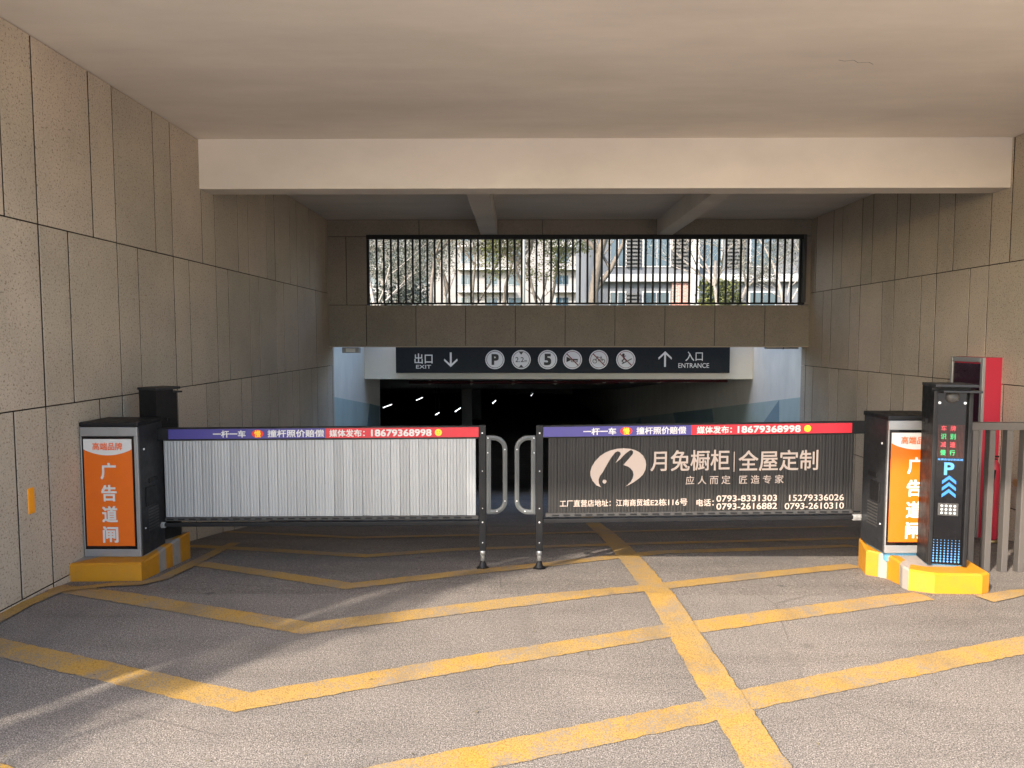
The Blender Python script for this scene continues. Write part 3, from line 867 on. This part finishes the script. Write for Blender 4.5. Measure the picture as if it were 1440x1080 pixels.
def build_arm(side):
    L = side == 'L'
    tilt = .0085 if L else .0150
    # local frame: x from the inner end upright outwards; root at the foot of the upright
    if L: root = thing('boom_barrier', 'barrier with bare silver ribbed slats, between the left cabinet and the middle gap', 'barrier', (-.262, 5.15, -.075), group='advert barriers')
    else: root = thing('boom_barrier', 'barrier with dark brown advert slats printed with a rabbit emblem', 'barrier', (.163, 5.15, -.075), group='advert barriers')
    s = -1 if L else 1              # outward direction
    X = lambda v: s * v             # distance from the upright
    zoff = .075
    def zt(v): return (-tilt if L else tilt) * v   # height change with distance outward
    ztop = .996 + zoff
    Lb = 2.335 if L else 2.302      # boom length with banner
    # shear function: add zt to everything on the boom
    def shear(m):
        m.v = [(x, y, z + zt(abs(x))) for x, y, z in m.v]; return m
    # upright
    m = MB(); m.box(-.026, .026, -.022, .022, .135, ztop + .012, 0, .004); up = m.build('upright', 'black', root, False)
    m = MB()
    for z in (ztop - .045, ztop - .33, .46, .335 + .02, .20): m.disc(0, z, .006 if z > .9 or abs(z - .355) < .01 else .004, -.022, .003, 12)
    m.build('bolt', 'white_dot', up, False)
    m = MB(); m.tube([(0, 0, .14), (0, 0, .05)], .016, 12); m.tube([(0, 0, .14), (0, 0, .10)], .02, 12); m.build('foot_tube', 'steel', root, False)
    ft = MB(); ft.tube([(0, 0, .06), (0, 0, .042), (0, 0, .018), (0, 0, .004)], [.014, .022, .030, .044], 14)
    ft.tube([(0, 0, .004), (0, 0, -.028)], [.046, .05], 14); ft.build('rubber_foot', 'black', root, False)
    # boom
    x0, x1 = .027, Lb + (.15 if L else .13)
    m = MB(); m.box(X(x0), X(x1), -.02, .03, ztop - .083, ztop + .008, 0, .004); shear(m).build('boom', 'black', root, False)
    m = MB(); m.box(X(.024 if not L else .024), X(Lb), -.026, -.0195, ztop - .074, ztop - .001, 0, .001)
    half = 1.16 if L else 1.162
    # banner in two colours, blue to the left and red to the right in the picture
    m = MB()
    if L:
        m.box(-1.165, -Lb, -.0255, -.0205, ztop - .074, ztop - .001); shear(m).build('blue_banner', 'navy', root, False)
        m = MB(); m.box(-.027, -1.1645, -.0255, -.0205, ztop - .074, ztop - .001); shear(m).build('red_banner', 'red', root, False)
        bx = lambda xw: xw + .262
        pos = [(-2.262, -2.022), (-1.977, -1.885), (-1.855, -1.437), (-1.395, -1.135), (-1.085, -.64), (-.587,)]
    else:
        m.box(.027, 1.120, -.0255, -.0205, ztop - .074, ztop - .001); shear(m).build('blue_banner', 'navy', root, False)
        m = MB(); m.box(1.1205, Lb, -.0255, -.0205, ztop - .074, ztop - .001); shear(m).build('red_banner', 'red', root, False)
        bx = lambda xw: xw - .163
        pos = [(.487, .727), (.757, .849), (.880, 1.243), (1.325, 1.580), (1.625, 2.085), (2.138,)]
    yy = -.0268; zc = ztop - .038
    for a_ in (('一杆一车', bx(pos[0][0]), bx(pos[0][1]), zc - .025, zc + .025, yy, .028),
               ('撞杆照价赔偿', bx(pos[2][0]), bx(pos[2][1]), zc - .026, zc + .027, yy, .022),
               ('媒体发布：', bx(pos[3][0]), bx(pos[3][1]), zc - .026, zc + .026, yy, .025),
               ('18679368998', bx(pos[4][0]), bx(pos[4][1]), zc - .024, zc + .024, yy, .03)):
        tobj('banner_lettering', 'print_white', root, shear, *a_)
    a, b = pos[1]; m = MB(); m.disc(bx((a + b) / 2), zc, .030, -.0258, .001, 24, rx=.044); shear(m).build('badge', 'badge_red', root, False)
    m = MB(); text(m, '慢', bx((a + b) / 2) - .024, bx((a + b) / 2) + .024, zc - .025, zc + .025, -.0275, .02); shear(m).build('badge_lettering', 'yellow', root, False)
    xs_ = bx(pos[5][0]); m = MB(); m.disc(xs_, zc, .026, -.0258, .001, 24); shear(m).build('face_badge', 'yellow', root, False)
    m = MB(); m.disc(xs_ - .009, zc + .006, .003, -.0272, .0005, 8); m.disc(xs_ + .009, zc + .006, .003, -.0272, .0005, 8)
    m.prism_xz([(xs_ - .012, zc - .006), (xs_ - .006, zc - .0125), (xs_ + .006, zc - .0125), (xs_ + .012, zc - .006), (xs_ + .006, zc - .0095), (xs_ - .006, zc - .0095)], -.0275, -.027)
    shear(m).build('face_marks', 'dark_ink', root, False)
    # slats
    xa, xb = (.050, 2.385) if L else (.066, 2.330)
    if L: za, zb = .330 + zoff, .906 + zoff
    else: za, zb = .345 + zoff, .912 + zoff
    n = 33; wd = (xb - xa) / n
    mats = 'slat_silver' if L else 'slat_brown'
    me = slat_mesh(wd, zb - za, mats)
    for k in range(n):
        d = xa + (k + .5) * wd
        piece('slat', me, root, (X(d), -.004 + random.uniform(-.0008, .0008), (za + zb) / 2 + zt(d)),
              (random.uniform(-.012, .012) if L else random.uniform(-.003, .003), 0, random.uniform(-.07, .07) if L else random.uniform(-.02, .02)))
    # rails above and below the slats
    m = MB(); m.box(X(xa - .02), X(xb), -.012, .014, zb + .001, zb + .012, 0, .002); shear(m).build('upper_rail', 'darksilver', root, False)
    m = MB(); m.box(X(xa - .02), X(xb), -.014, .018, za - .030, za - .001, 0, .003); shear(m).build('lower_rail', 'darksilver', root, False)
    m = MB(); m.box(-.025, .025, -.0165, -.0138, -.006, .006); sme = m.mesh('rail_slot', 'black')
    for k in range(28):
        d = xa + .055 + k * .083
        piece('rail_slot', sme, root, (X(d), 0, za - .016 + zt(d)))
    m = MB(); m.box(X(x0), X(xb + .01), -.012, .02, za - .075, za - .045, 0, .004); shear(m).build('bottom_bar', 'black', root, False)
    m = MB(); m.box(X(xb + .005), X(xb + .075), -.01, .012, za - .085, za - .04, 0, .006)
    m.disc(X(xb + .03), za - .06, .011, -.012, .006, 12); m.disc(X(xb + .06), za - .06, .009, -.012, .006, 12)
    m.tube([(X(xb + .07), .0, za - .06), (X(xb + .13), .0, za - .02)], .008, 6)
    shear(m).build('hinge', 'steel', root, False)
    # rounded bumper loop towards the gap
    q = -s
    w0, w1 = .030, .168; r = .085; zt_, zb_ = .925 + zoff - .012, .355 + zoff; tw = .0165
    def rrect(w0, w1, z0, z1, r):
        p = [(w0, z0)]
        for i in range(9): t_ = -PI / 2 + (PI / 2) * i / 8; p.append((w1 - r + r * math.cos(t_), z0 + r + r * math.sin(t_)))
        for i in range(9): t_ = (PI / 2) * i / 8; p.append((w1 - r + r * math.cos(t_), z1 - r + r * math.sin(t_)))
        p.append((w0, z1)); return p
    path = rrect(w0 + tw, w1, zb_, zt_, r)
    m = MB(); k = len(path)
    path3 = [Vector((q * a, 0, b)) for a, b in path]
    closed = path3 + [path3[0]]
    # flat-section tube: inner and outer outlines
    inner = rrect(w0 + 2 * tw, w1 - tw, zb_ + tw, zt_ - tw, r - tw); outer = rrect(w0, w1 + tw, zb_ - tw, zt_ + tw, r + tw)
    vs = []; K = len(inner)
    for (a, b), (c, d) in zip(inner, outer):
        vs += [(q * a, -.014, b), (q * c, -.014, d), (q * c, .014, d), (q * a, .014, b), (q * (a + c) / 2, -.019, (b + d) / 2)]
    fs = []
    for i in range(K):
        a = 5 * i; b = 5 * ((i + 1) % K)
        fs += [(a, a + 4, b + 4, b), (a + 4, a + 1, b + 1, b + 4), (a + 1, a + 2, b + 2, b + 1), (a + 2, a + 3, b + 3, b + 2), (a + 3, a, b, b + 3)]
    if q < 0: fs = [f[::-1] for f in fs]
    m.add(vs, fs); lp = m.build('bumper_loop', 'loop', root, False)
    m = MB()
    for (a, b) in ((w1, zt_ - r), (w1, zb_ + r), (w1 - r * .7, zb_ + .008), (w0 + .012, zt_ + .0), (w0 + .01, zt_ - .11)): m.disc(q * a, b, .005, -.019, .003, 10)
    m.build('screw', 'white_dot', lp, False)
    if not L:
        yp = -.0092
        k_ = lambda xw: xw - .163
        base = lambda z: z + zoff
        for a_ in (('月兔橱柜', .99, 1.573, .653, .805, .012), ('全屋定制', 1.643, 2.228, .645, .797, .012),
                   ('应 人 而 定   匠 造 专 家', 1.251, 1.977, .548, .612, .008),
                   ('工厂直营店地址：', .315, .695, .391, .442, .016), ('江南商贸城', .735, .985, .391, .442, .016), ('E2栋', .993, 1.112, .391, .442, .016), ('116号', 1.124, 1.266, .391, .442, .016), ('电话：', 1.335, 1.462, .384, .436, .02),
                   ('0793-8331303', 1.483, 1.931, .416, .462, .018), ('0793-2616882', 1.484, 1.933, .356, .402, .018),
                   ('15279336026', 2.023, 2.428, .414, .460, .012), ('0793-2610310', 1.992, 2.430, .352, .398, .012)):
            tobj('advert_lettering', 'copper_print', root, shear, a_[0], k_(a_[1]), k_(a_[2]), base(a_[3]), base(a_[4]), yp, a_[5])
        g = MB(); g.prism_xz([(k_(1.605), base(.640)), (k_(1.611), base(.640)), (k_(1.611), base(.790)), (k_(1.605), base(.790))], yp - .001, yp)
        shear(g).build('divider_line', 'copper_print', root, False)
        # emblem: moon-shaped oval with a rabbit outline left dark
        sx = .0057 * .36; # metres per logo pixel (7.2 px per photo px)
        def PT(u, v): return (k_(.4755 + (u - 0) * .000732), base(.8835 - .006 - (v) * .000725))
        outer_ = [(200, 472), (150, 448), (112, 400), (92, 350), (90, 310), (104, 255), (135, 205), (185, 150), (240, 112), (300, 88), (360, 74), (420, 70), (490, 75), (540, 88), (590, 115), (625, 150), (648, 195), (657, 240), (650, 295), (625, 345), (585, 385), (530, 425), (480, 452), (440, 468)]
        inner_ = [(470, 450), (500, 420), (520, 385), (530, 345), (522, 310), (500, 280), (470, 258), (425, 242), (470, 190), (520, 130), (525, 105), (505, 88), (485, 95), (440, 130), (390, 185), (345, 220), (375, 170), (398, 130), (390, 108), (365, 100), (340, 112), (300, 165), (265, 225), (238, 275), (220, 310), (190, 350), (175, 390), (178, 430)]
        ring = outer_ + inner_
        from mathutils.geometry import tessellate_polygon
        vv = [Vector((PT(u, v)[0], PT(u, v)[1], 0)) for u, v in ring]
        g = MB(); g.add([(q_.x, yp, q_.y) for q_ in vv], tessellate_polygon([vv]))
        shear(g)
        ex, ez = PT(235, 412); g2 = MB(); g2.disc(ex, ez, .015, yp + .0005, .001, 16); shear(g2); g.add(g2.v, g2.f)
        g.build('emblem', 'copper_print', root, False)
    return root
build_arm('L'); build_arm('R')

# ------------------------------------------------------------------ fence on the right
t = thing('metal_fence', 'grey brown flat bar fence running from the reader post to the right wall', 'fence', (3.9, 5.09, -.08))
m = MB(); m.box(3.22, XR - .01, 5.06, 5.12, .985, 1.04, 0, .004); m.build('top_rail', 'fence', t)
bm_ = MB(); bm_.box(-.022, .022, -.028, .028, -.54, .52, 0, .003); fm = bm_.mesh('bar', 'fence')
for k in range(12):
    x = 3.335 + k * .1245
    if x > XR - .03: break
    piece('bar', fm, t, (x - 3.9, random.uniform(-.002, .002), .545))

# ------------------------------------------------------------------ fire cabinet, extinguisher, wall light
t = thing('fire_cabinet', 'tall red fire cabinet with dark glass door fixed to the right stone wall', 'cabinet', (4.67, 7.15, -.4))
m = MB(); m.box(4.585, XR - .001, 6.86, 7.38, -.36, 1.463, 0, .003); m.build('body', 'fire_red', t)
m = MB(); m.box(4.572, 4.584, 6.92, 7.34, -.30, 1.40); m.build('glass_door', 'dark_glass', t)
m = MB()
for y0, y1, z0, z1 in ((6.862, 6.905, -.36, 1.462), (7.345, 7.379, -.36, 1.462), (6.905, 7.345, 1.415, 1.462), (6.905, 7.345, -.36, -.31)):
    m.box(4.560, 4.586, y0, y1, z0, z1, 0, .003)
m.build('door_frame', 'steel', t)
m = MB(); m.box(4.552, 4.562, 6.93, 6.95, .45, .60, 0, .003); m.build('handle', 'steel', t)
zb = zf(6.5)
t = thing('fire_extinguisher', 'slim red fire extinguisher with black handle standing behind the fence', 'extinguisher', (4.46, 6.5, zb))
m = MB(); m.tube([(4.46, 6.5, zb + .03), (4.46, 6.5, zb + .05), (4.46, 6.5, zb + .70), (4.46, 6.5, zb + .75), (4.46, 6.5, zb + .79)], [.04, .052, .052, .045, .02], 20); m.build('cylinder', 'fire_red', t)
m = MB(); m.tube([(4.46, 6.5, zb), (4.46, 6.5, zb + .035)], [.055, .053], 20); m.build('base_ring', 'brass', t)
m = MB(); m.box(4.41, 4.50, 6.485, 6.515, zb + .81, zb + .825, 0, .003); m.box(4.42, 4.485, 6.485, 6.515, zb + .785, zb + .80, 0, .003); m.build('handle', 'black', t)
m = MB(); m.tube([(4.44, 6.45, zb + .70), (4.42, 6.44, zb + .6), (4.41, 6.44, zb + .35)], .01, 8); m.build('hose', 'black', t)
t = thing('hydrant_pipe', 'short brass hose outlet sticking out low from the right wall', 'pipe', (4.65, 6.35, .28))
m = MB(); m.tube([(XR - .002, 6.35, .33), (4.62, 6.35, .33)], .028, 12); m.tube([(4.62, 6.35, .33), (4.56, 6.35, .33)], [.036, .036], 12); m.build('outlet', 'brass', t)
m = MB(); m.tube([(XR - .012, 6.35, .33), (XR - .002, 6.35, .33)], .05, 16); m.build('flange', 'steel', t)
t = thing('wall_light', 'small amber marker light screwed to the left stone wall', 'lamp', (XL, 4.355, .54))
m = MB(); m.box(XL + .0015, XL + .012, 4.322, 4.395, .535, .705, 0, .003); m.build('back_plate', 'black', t)
m = MB(); m.box(XL + .012, XL + .030, 4.322, 4.380, .537, .703, 0, .006); m.build('cover', 'amber', t)

# ------------------------------------------------------------------ beyond the grille: buildings
def apartments(name, label, x0, x1, y, z0, floors, fh, bay, kind):
    t = thing(name, label, 'building', ((x0 + x1) / 2, y, z0))
    m = MB(); m.box(x0, x1, y, y + 12, z0, z0 + floors * fh + 1, 0); m.build('wall', 'wall_light' if kind == 'far' else 'wall_grey', t)
    if kind == 'far':
        wm = MB(); wm.box(-.9, .9, -.05, .02, -.75, .75, 0); wme = wm.mesh('window', 'frame_grey')
        pm = MB(); pm.box(-.84, -.03, -.07, -.04, -.69, .69); pm.box(.03, .84, -.07, -.04, -.69, .69); pme = pm.mesh('pane', 'pane')
        n = int((x1 - x0) / bay)
        for f in range(floors):
            zc = z0 + f * fh + 1.65
            for i in range(n):
                x = x0 + bay * (i + .5)
                if i % 4 == 3: 
                    continue
                p = piece('window', wme, t, (x - t.location.x, 0, zc - z0)); piece('pane', pme, p, (0, 0, 0))
            for i in range(0, n, 4):
                xa = x0 + bay * i + .3
                b = MB(); b.box(xa, xa + bay * 2.4, y - 1.3, y - .001, z0 + f * fh - .02, z0 + f * fh + .16)
                bo = b.build('balcony', 'balc', t)
                r = MB(); r.box(xa, xa + bay * 2.4, y - 1.3, y - 1.26, z0 + f * fh + .95, z0 + f * fh + 1.0)
                for k in range(int(bay * 2.4 / .3)): r.box(xa + k * .3, xa + k * .3 + .03, y - 1.295, y - 1.265, z0 + f * fh + .16, z0 + f * fh + .95)
                r.build('railing', 'frame_grey', bo)
    return t
apartments('apartment_block', 'far white apartment block with balconies behind the trees', -34, 16, 95, 1.85, 9, 3.0, 3.2, 'far')
tb = thing('house', 'grey blue house with louvred panels, seen through the right half of the grille', 'building', (11.5, 40, 1.85))
m = MB(); m.box(4.3, 24, 40, 52, 1.85, 14.2); m.build('wall', 'wall_grey', tb)
for f in range(4):
    zb_ = 5.05 + (f - 1) * 3.05
    b = MB(); b.box(4.2, 24.1, 39.55, 39.999, zb_ - .2, zb_ + .22, 0, .02); b.build('floor_band', 'balc', tb)
    for (xa, xb) in ((4.65 + .62, 4.65 + 1.45), (7.15, 8.6), (10.3, 11.5), (13.2, 14.6), (16.2, 17.6)):
        for part in (0,):
            z0_, z1_ = zb_ + .72, zb_ + 2.25
            o = MB(); o.box(xa - .08, xb + .08, 39.93, 39.999, z0_ - .08, z1_ + .08); fo = o.build('window', 'balc', tb)
            o = MB(); xm = (xa + xb) / 2
            o.box(xa, xm - .03, 39.90, 39.935, z0_, z1_); o.box(xm + .03, xb, 39.90, 39.935, z0_, z1_); o.build('pane', 'pane', fo)
    for (xa, xb) in ((6.15, 6.95), (8.75, 9.6), (11.8, 12.9)):
        if f == 0 and xa == 8.75: continue
        for k in range(8):
            z = zb_ + .65 + k * .21
            o = MB(); o.box(xa, xb, 39.80, 39.98, z, z + .10); o.build('louvre', 'louvre', tb)
o = MB(); o.box(8.75, 9.68, 39.80, 39.995, 1.86, 4.80); o.build('brick_panel', 'brick', tb)
o = MB(); o.box(9.70, 10.12, 39.2, 39.54, 1.86, 14.0, 0, .03); o.build('pier', 'balc', tb)

# ------------------------------------------------------------------ trees and bushes
def branch(mb, p, d, L, r, lv, tips, rnd, spread):
    pts = [p]; q = p.copy(); dd = d.copy()
    n = 3
    for i in range(n):
        dd = (dd + Vector((rnd.uniform(-.2, .2), rnd.uniform(-.2, .2), rnd.uniform(-.05, .15)))).normalized()
        q = q + dd * L / n; pts.append(q.copy())
    mb.tube(pts, [r * (1 - .45 * i / n) for i in range(n + 1)], 6 if lv > 2 else (4 if lv > 0 else 3), cap=False)
    tips.append((pts[-1], dd))
    if lv == 0: tips.append((pts[1], dd)); return
    k = rnd.randint(3, 4)
    for i in range(k):
        a = rnd.uniform(0, 2 * PI); e = Vector((math.cos(a), math.sin(a), rnd.uniform(-.1, .5))).normalized()
        nd = (dd * (1 - spread) + e * spread).normalized()
        branch(mb, pts[rnd.choice([1, 2, 3, 3])], nd, L * rnd.uniform(.6, .8), r * .5, lv - 1, tips, rnd, spread)

def make_tree(label, x, y, h, seed, leaf, nleaf, bark, ls=.07, r=.13, lv=4, group='trees beyond the grille', spread=.55, z0=1.85):
    rnd = random.Random(seed)
    t = thing('tree', label, 'tree', (x, y, z0), group=group)
    mb = MB(); tips = []
    branch(mb, Vector((0, 0, -.05)), Vector((0, 0, 1)), h * .42, r, lv, tips, rnd, spread)
    mb.build('trunk', bark, t, False)
    lf = MB()
    for i in range(nleaf):
        p, d = rnd.choice(tips)
        c = p + Vector((rnd.gauss(0, .16), rnd.gauss(0, .16), rnd.gauss(0, .16))) * (h / 6)
        u = Vector((rnd.uniform(-1, 1), rnd.uniform(-1, 1), rnd.uniform(-1, 1))).normalized(); v = u.orthogonal().normalized()
        s = ls * rnd.uniform(.5, 1.3)
        lf.add([c - u * s, c + v * s * .45, c + u * s, c - v * s * .45], [(0, 1, 2, 3)])
    o = lf.build('crown', leaf, t, False)
    return t
def dup(t, label, x, y, rz, s=1.0):
    c = copy_tree(t); c.location = (x, y, 1.85); c.rotation_euler = (0, 0, rz); c.scale = (s, s, s); c['label'] = label; return c
ta = make_tree('greyish twiggy tree seen through the leftmost bars of the grille', -4.4, 22, 5.5, 1, 'leaf_grey', 11000, 'pale_bark', .042, lv=5, r=.075)
tb2 = make_tree('yellow green tree behind the left part of the grille', -1.8, 25, 6.2, 2, 'leaf_green', 13000, 'bark', .045, lv=5, r=.075)
tc = make_tree('dry brown leaved tree behind the middle of the grille', 0.3, 27, 6.4, 3, 'leaf_dry', 14000, 'bark', .045, lv=5, r=.08)
td = make_tree('bare pale branched tree in front of the grey blue house at right', 6.9, 24, 6.0, 4, 'leaf_grey', 1500, 'pale_bark', .045, .09, lv=5)
dup(ta, 'grey twiggy tree second from the left edge of the grille', -3.0, 30, 2.0, 1.25)
dup(tc, 'brown tinged tree standing in the left third of the grille', -3.2, 34, 1.0, 1.35)
dup(tb2, 'olive tree standing left of the thick brown trunk', 1.35, 31, 4.0, 1.2)
dup(ta, 'dense grey tree filling the right end of the grille', 8.9, 23, .6, 1.0)
dup(td, 'bare pale tree at the far right end of the grille', 8.0, 26, 2.4, 1.1)
dup(tc, 'dry leaved tree in front of the pale blue windows', -.9, 38, 3.3, 1.5)
make_tree('tree with a thick straight brown trunk near the middle of the grille', 2.02, 18.6, 7.5, 9, 'leaf_dry', 900, 'bark', .05, .15)
pole = MB(); pole.tube([(.18, 22, 1.85), (.18, 22, 8.5)], .055, 10)
tag(pole.build('lamp_post', 'balc'), 'thin white pole standing left of the middle of the grille', 'pole')
def bush(label, x, y, w, h, seed, leaf, grp):
    rnd = random.Random(seed); lf = MB()
    for i in range(3200):
        a = rnd.uniform(0, 2 * PI); rr = math.sqrt(rnd.random()); zz = rnd.random()
        k = 1 - .35 * zz * zz + .12 * math.sin(a * 5 + zz * 7)
        c = Vector((x + math.cos(a) * rr * w * k, y + math.sin(a) * rr * w * .6 * k, 1.86 + zz * h * (1 + .1 * math.sin(a * 3))))
        u = Vector((rnd.uniform(-1, 1), rnd.uniform(-1, 1), rnd.uniform(-1, 1))).normalized(); v = u.orthogonal().normalized(); s = .06 * rnd.uniform(.6, 1.3)
        lf.add([c - u * s, c + v * s * .6, c + u * s, c - v * s * .6], [(0, 1, 2, 3)])
    t = thing('bush', label, 'bush', (x, y, 1.85), group=grp)
    lf.build('foliage', leaf, t)
    st = MB()
    for k in range(5): a = k * 1.256; st.tube([(x, y, 1.85), (x + .25 * math.cos(a), y + .2 * math.sin(a), 1.85 + h * .6)], [.025, .012], 5)
    st.build('stems', 'bark', t)
bush('bright yellow green clipped bush behind the lower right of the grille', 7.2, 25, .95, 1.75, 5, 'leaf_green', 'bushes beyond the grille')
bush('greyish low bush at the lower left of the grille', -4.0, 24, 1.3, 1.6, 6, 'leaf_grey', 'bushes beyond the grille')

dup(tb2, 'second olive tinged tree between the brown trunk and the white pole', .9, 24, 1.7, .95)
dup(tc, 'dry leaved tree just right of the left end of the grille', -2.6, 21, 5.1, .9)
dup(ta, 'grey twiggy tree in front of the white balconies at left', -5.6, 33, 3.9, 1.3)
# slim leafy shrub beside the mouth of the passage: dapples the shade at the lower left
rnd = random.Random(11)
t = thing('shrub', 'slim leafy shrub at the open end of the left stone wall', 'bush', (-3.72, .93, 0))
lf = MB()
for i in range(1500):
    z = rnd.uniform(.15, 3.9); a = rnd.uniform(0, 2 * PI); r = math.sqrt(rnd.random()) * (.30 + .14 * math.sin(z * 6 + 2 * a))
    c = Vector((-3.72 + math.cos(a) * r * .75, .93 + math.sin(a) * r, z))
    u = Vector((rnd.uniform(-.3, .3), rnd.uniform(-.3, .3), 1)).normalized(); v = u.cross(Vector((math.cos(a), math.sin(a), 0))).normalized(); q = .11 * rnd.uniform(.5, 1.4)
    lf.add([c - u * q, c + v * q * .16, c + u * q, c - v * q * .16], [(0, 1, 2, 3)])
lf.build('foliage', 'leaf_green', t)
st = MB()
for k in range(5): st.tube([(-3.72, .93, 0), (-3.72 + .12 * math.cos(k * 1.3), .93 + .15 * math.sin(k * 1.3), 3.6)], [.02, .006], 5)
st.build('stems', 'bark', t)

# tiny dry debris on the lane
rnd = random.Random(5); m = MB()
for i in range(150):
    if i < 70: x = -3.05 + abs(rnd.gauss(0, .25)); y = rnd.uniform(2.2, 4.6)
    else: x = rnd.uniform(-2.6, 3.6); y = rnd.uniform(2.4, 5.6)
    a = rnd.uniform(0, 2 * PI); L_ = rnd.uniform(.004, .013); W_ = L_ * rnd.uniform(.25, .7); z = zf(y) + .0095
    c, q = math.cos(a), math.sin(a)
    m.add([(x + c * L_, y + q * L_, z), (x - q * W_, y + c * W_, z + rnd.uniform(0, .005)), (x - c * L_, y - q * L_, z), (x + q * W_, y - c * W_, z + rnd.uniform(0, .004))], [(0, 1, 2, 3)])
tag(m.build('ground_litter', 'leaf_dry'), 'scattered crumbs of dry leaf and grit on the lane', 'litter', kind='stuff')
# hairline crack and nail holes in the plaster
pts = [(2.22, 4.98), (2.27, 5.0), (2.33, 4.985), (2.38, 5.03), (2.45, 5.02), (2.50, 5.06)]
m = MB()
for (a, b), (c, d) in zip(pts, pts[1:]):
    m.add([(a, b - .002, CZ - .0006), (c, d - .002, CZ - .0006), (c, d + .002, CZ - .0006), (a, b + .002, CZ - .0006)], [(0, 3, 2, 1)])
tag(m.build('ceiling_crack', 'joint'), kind='structure')
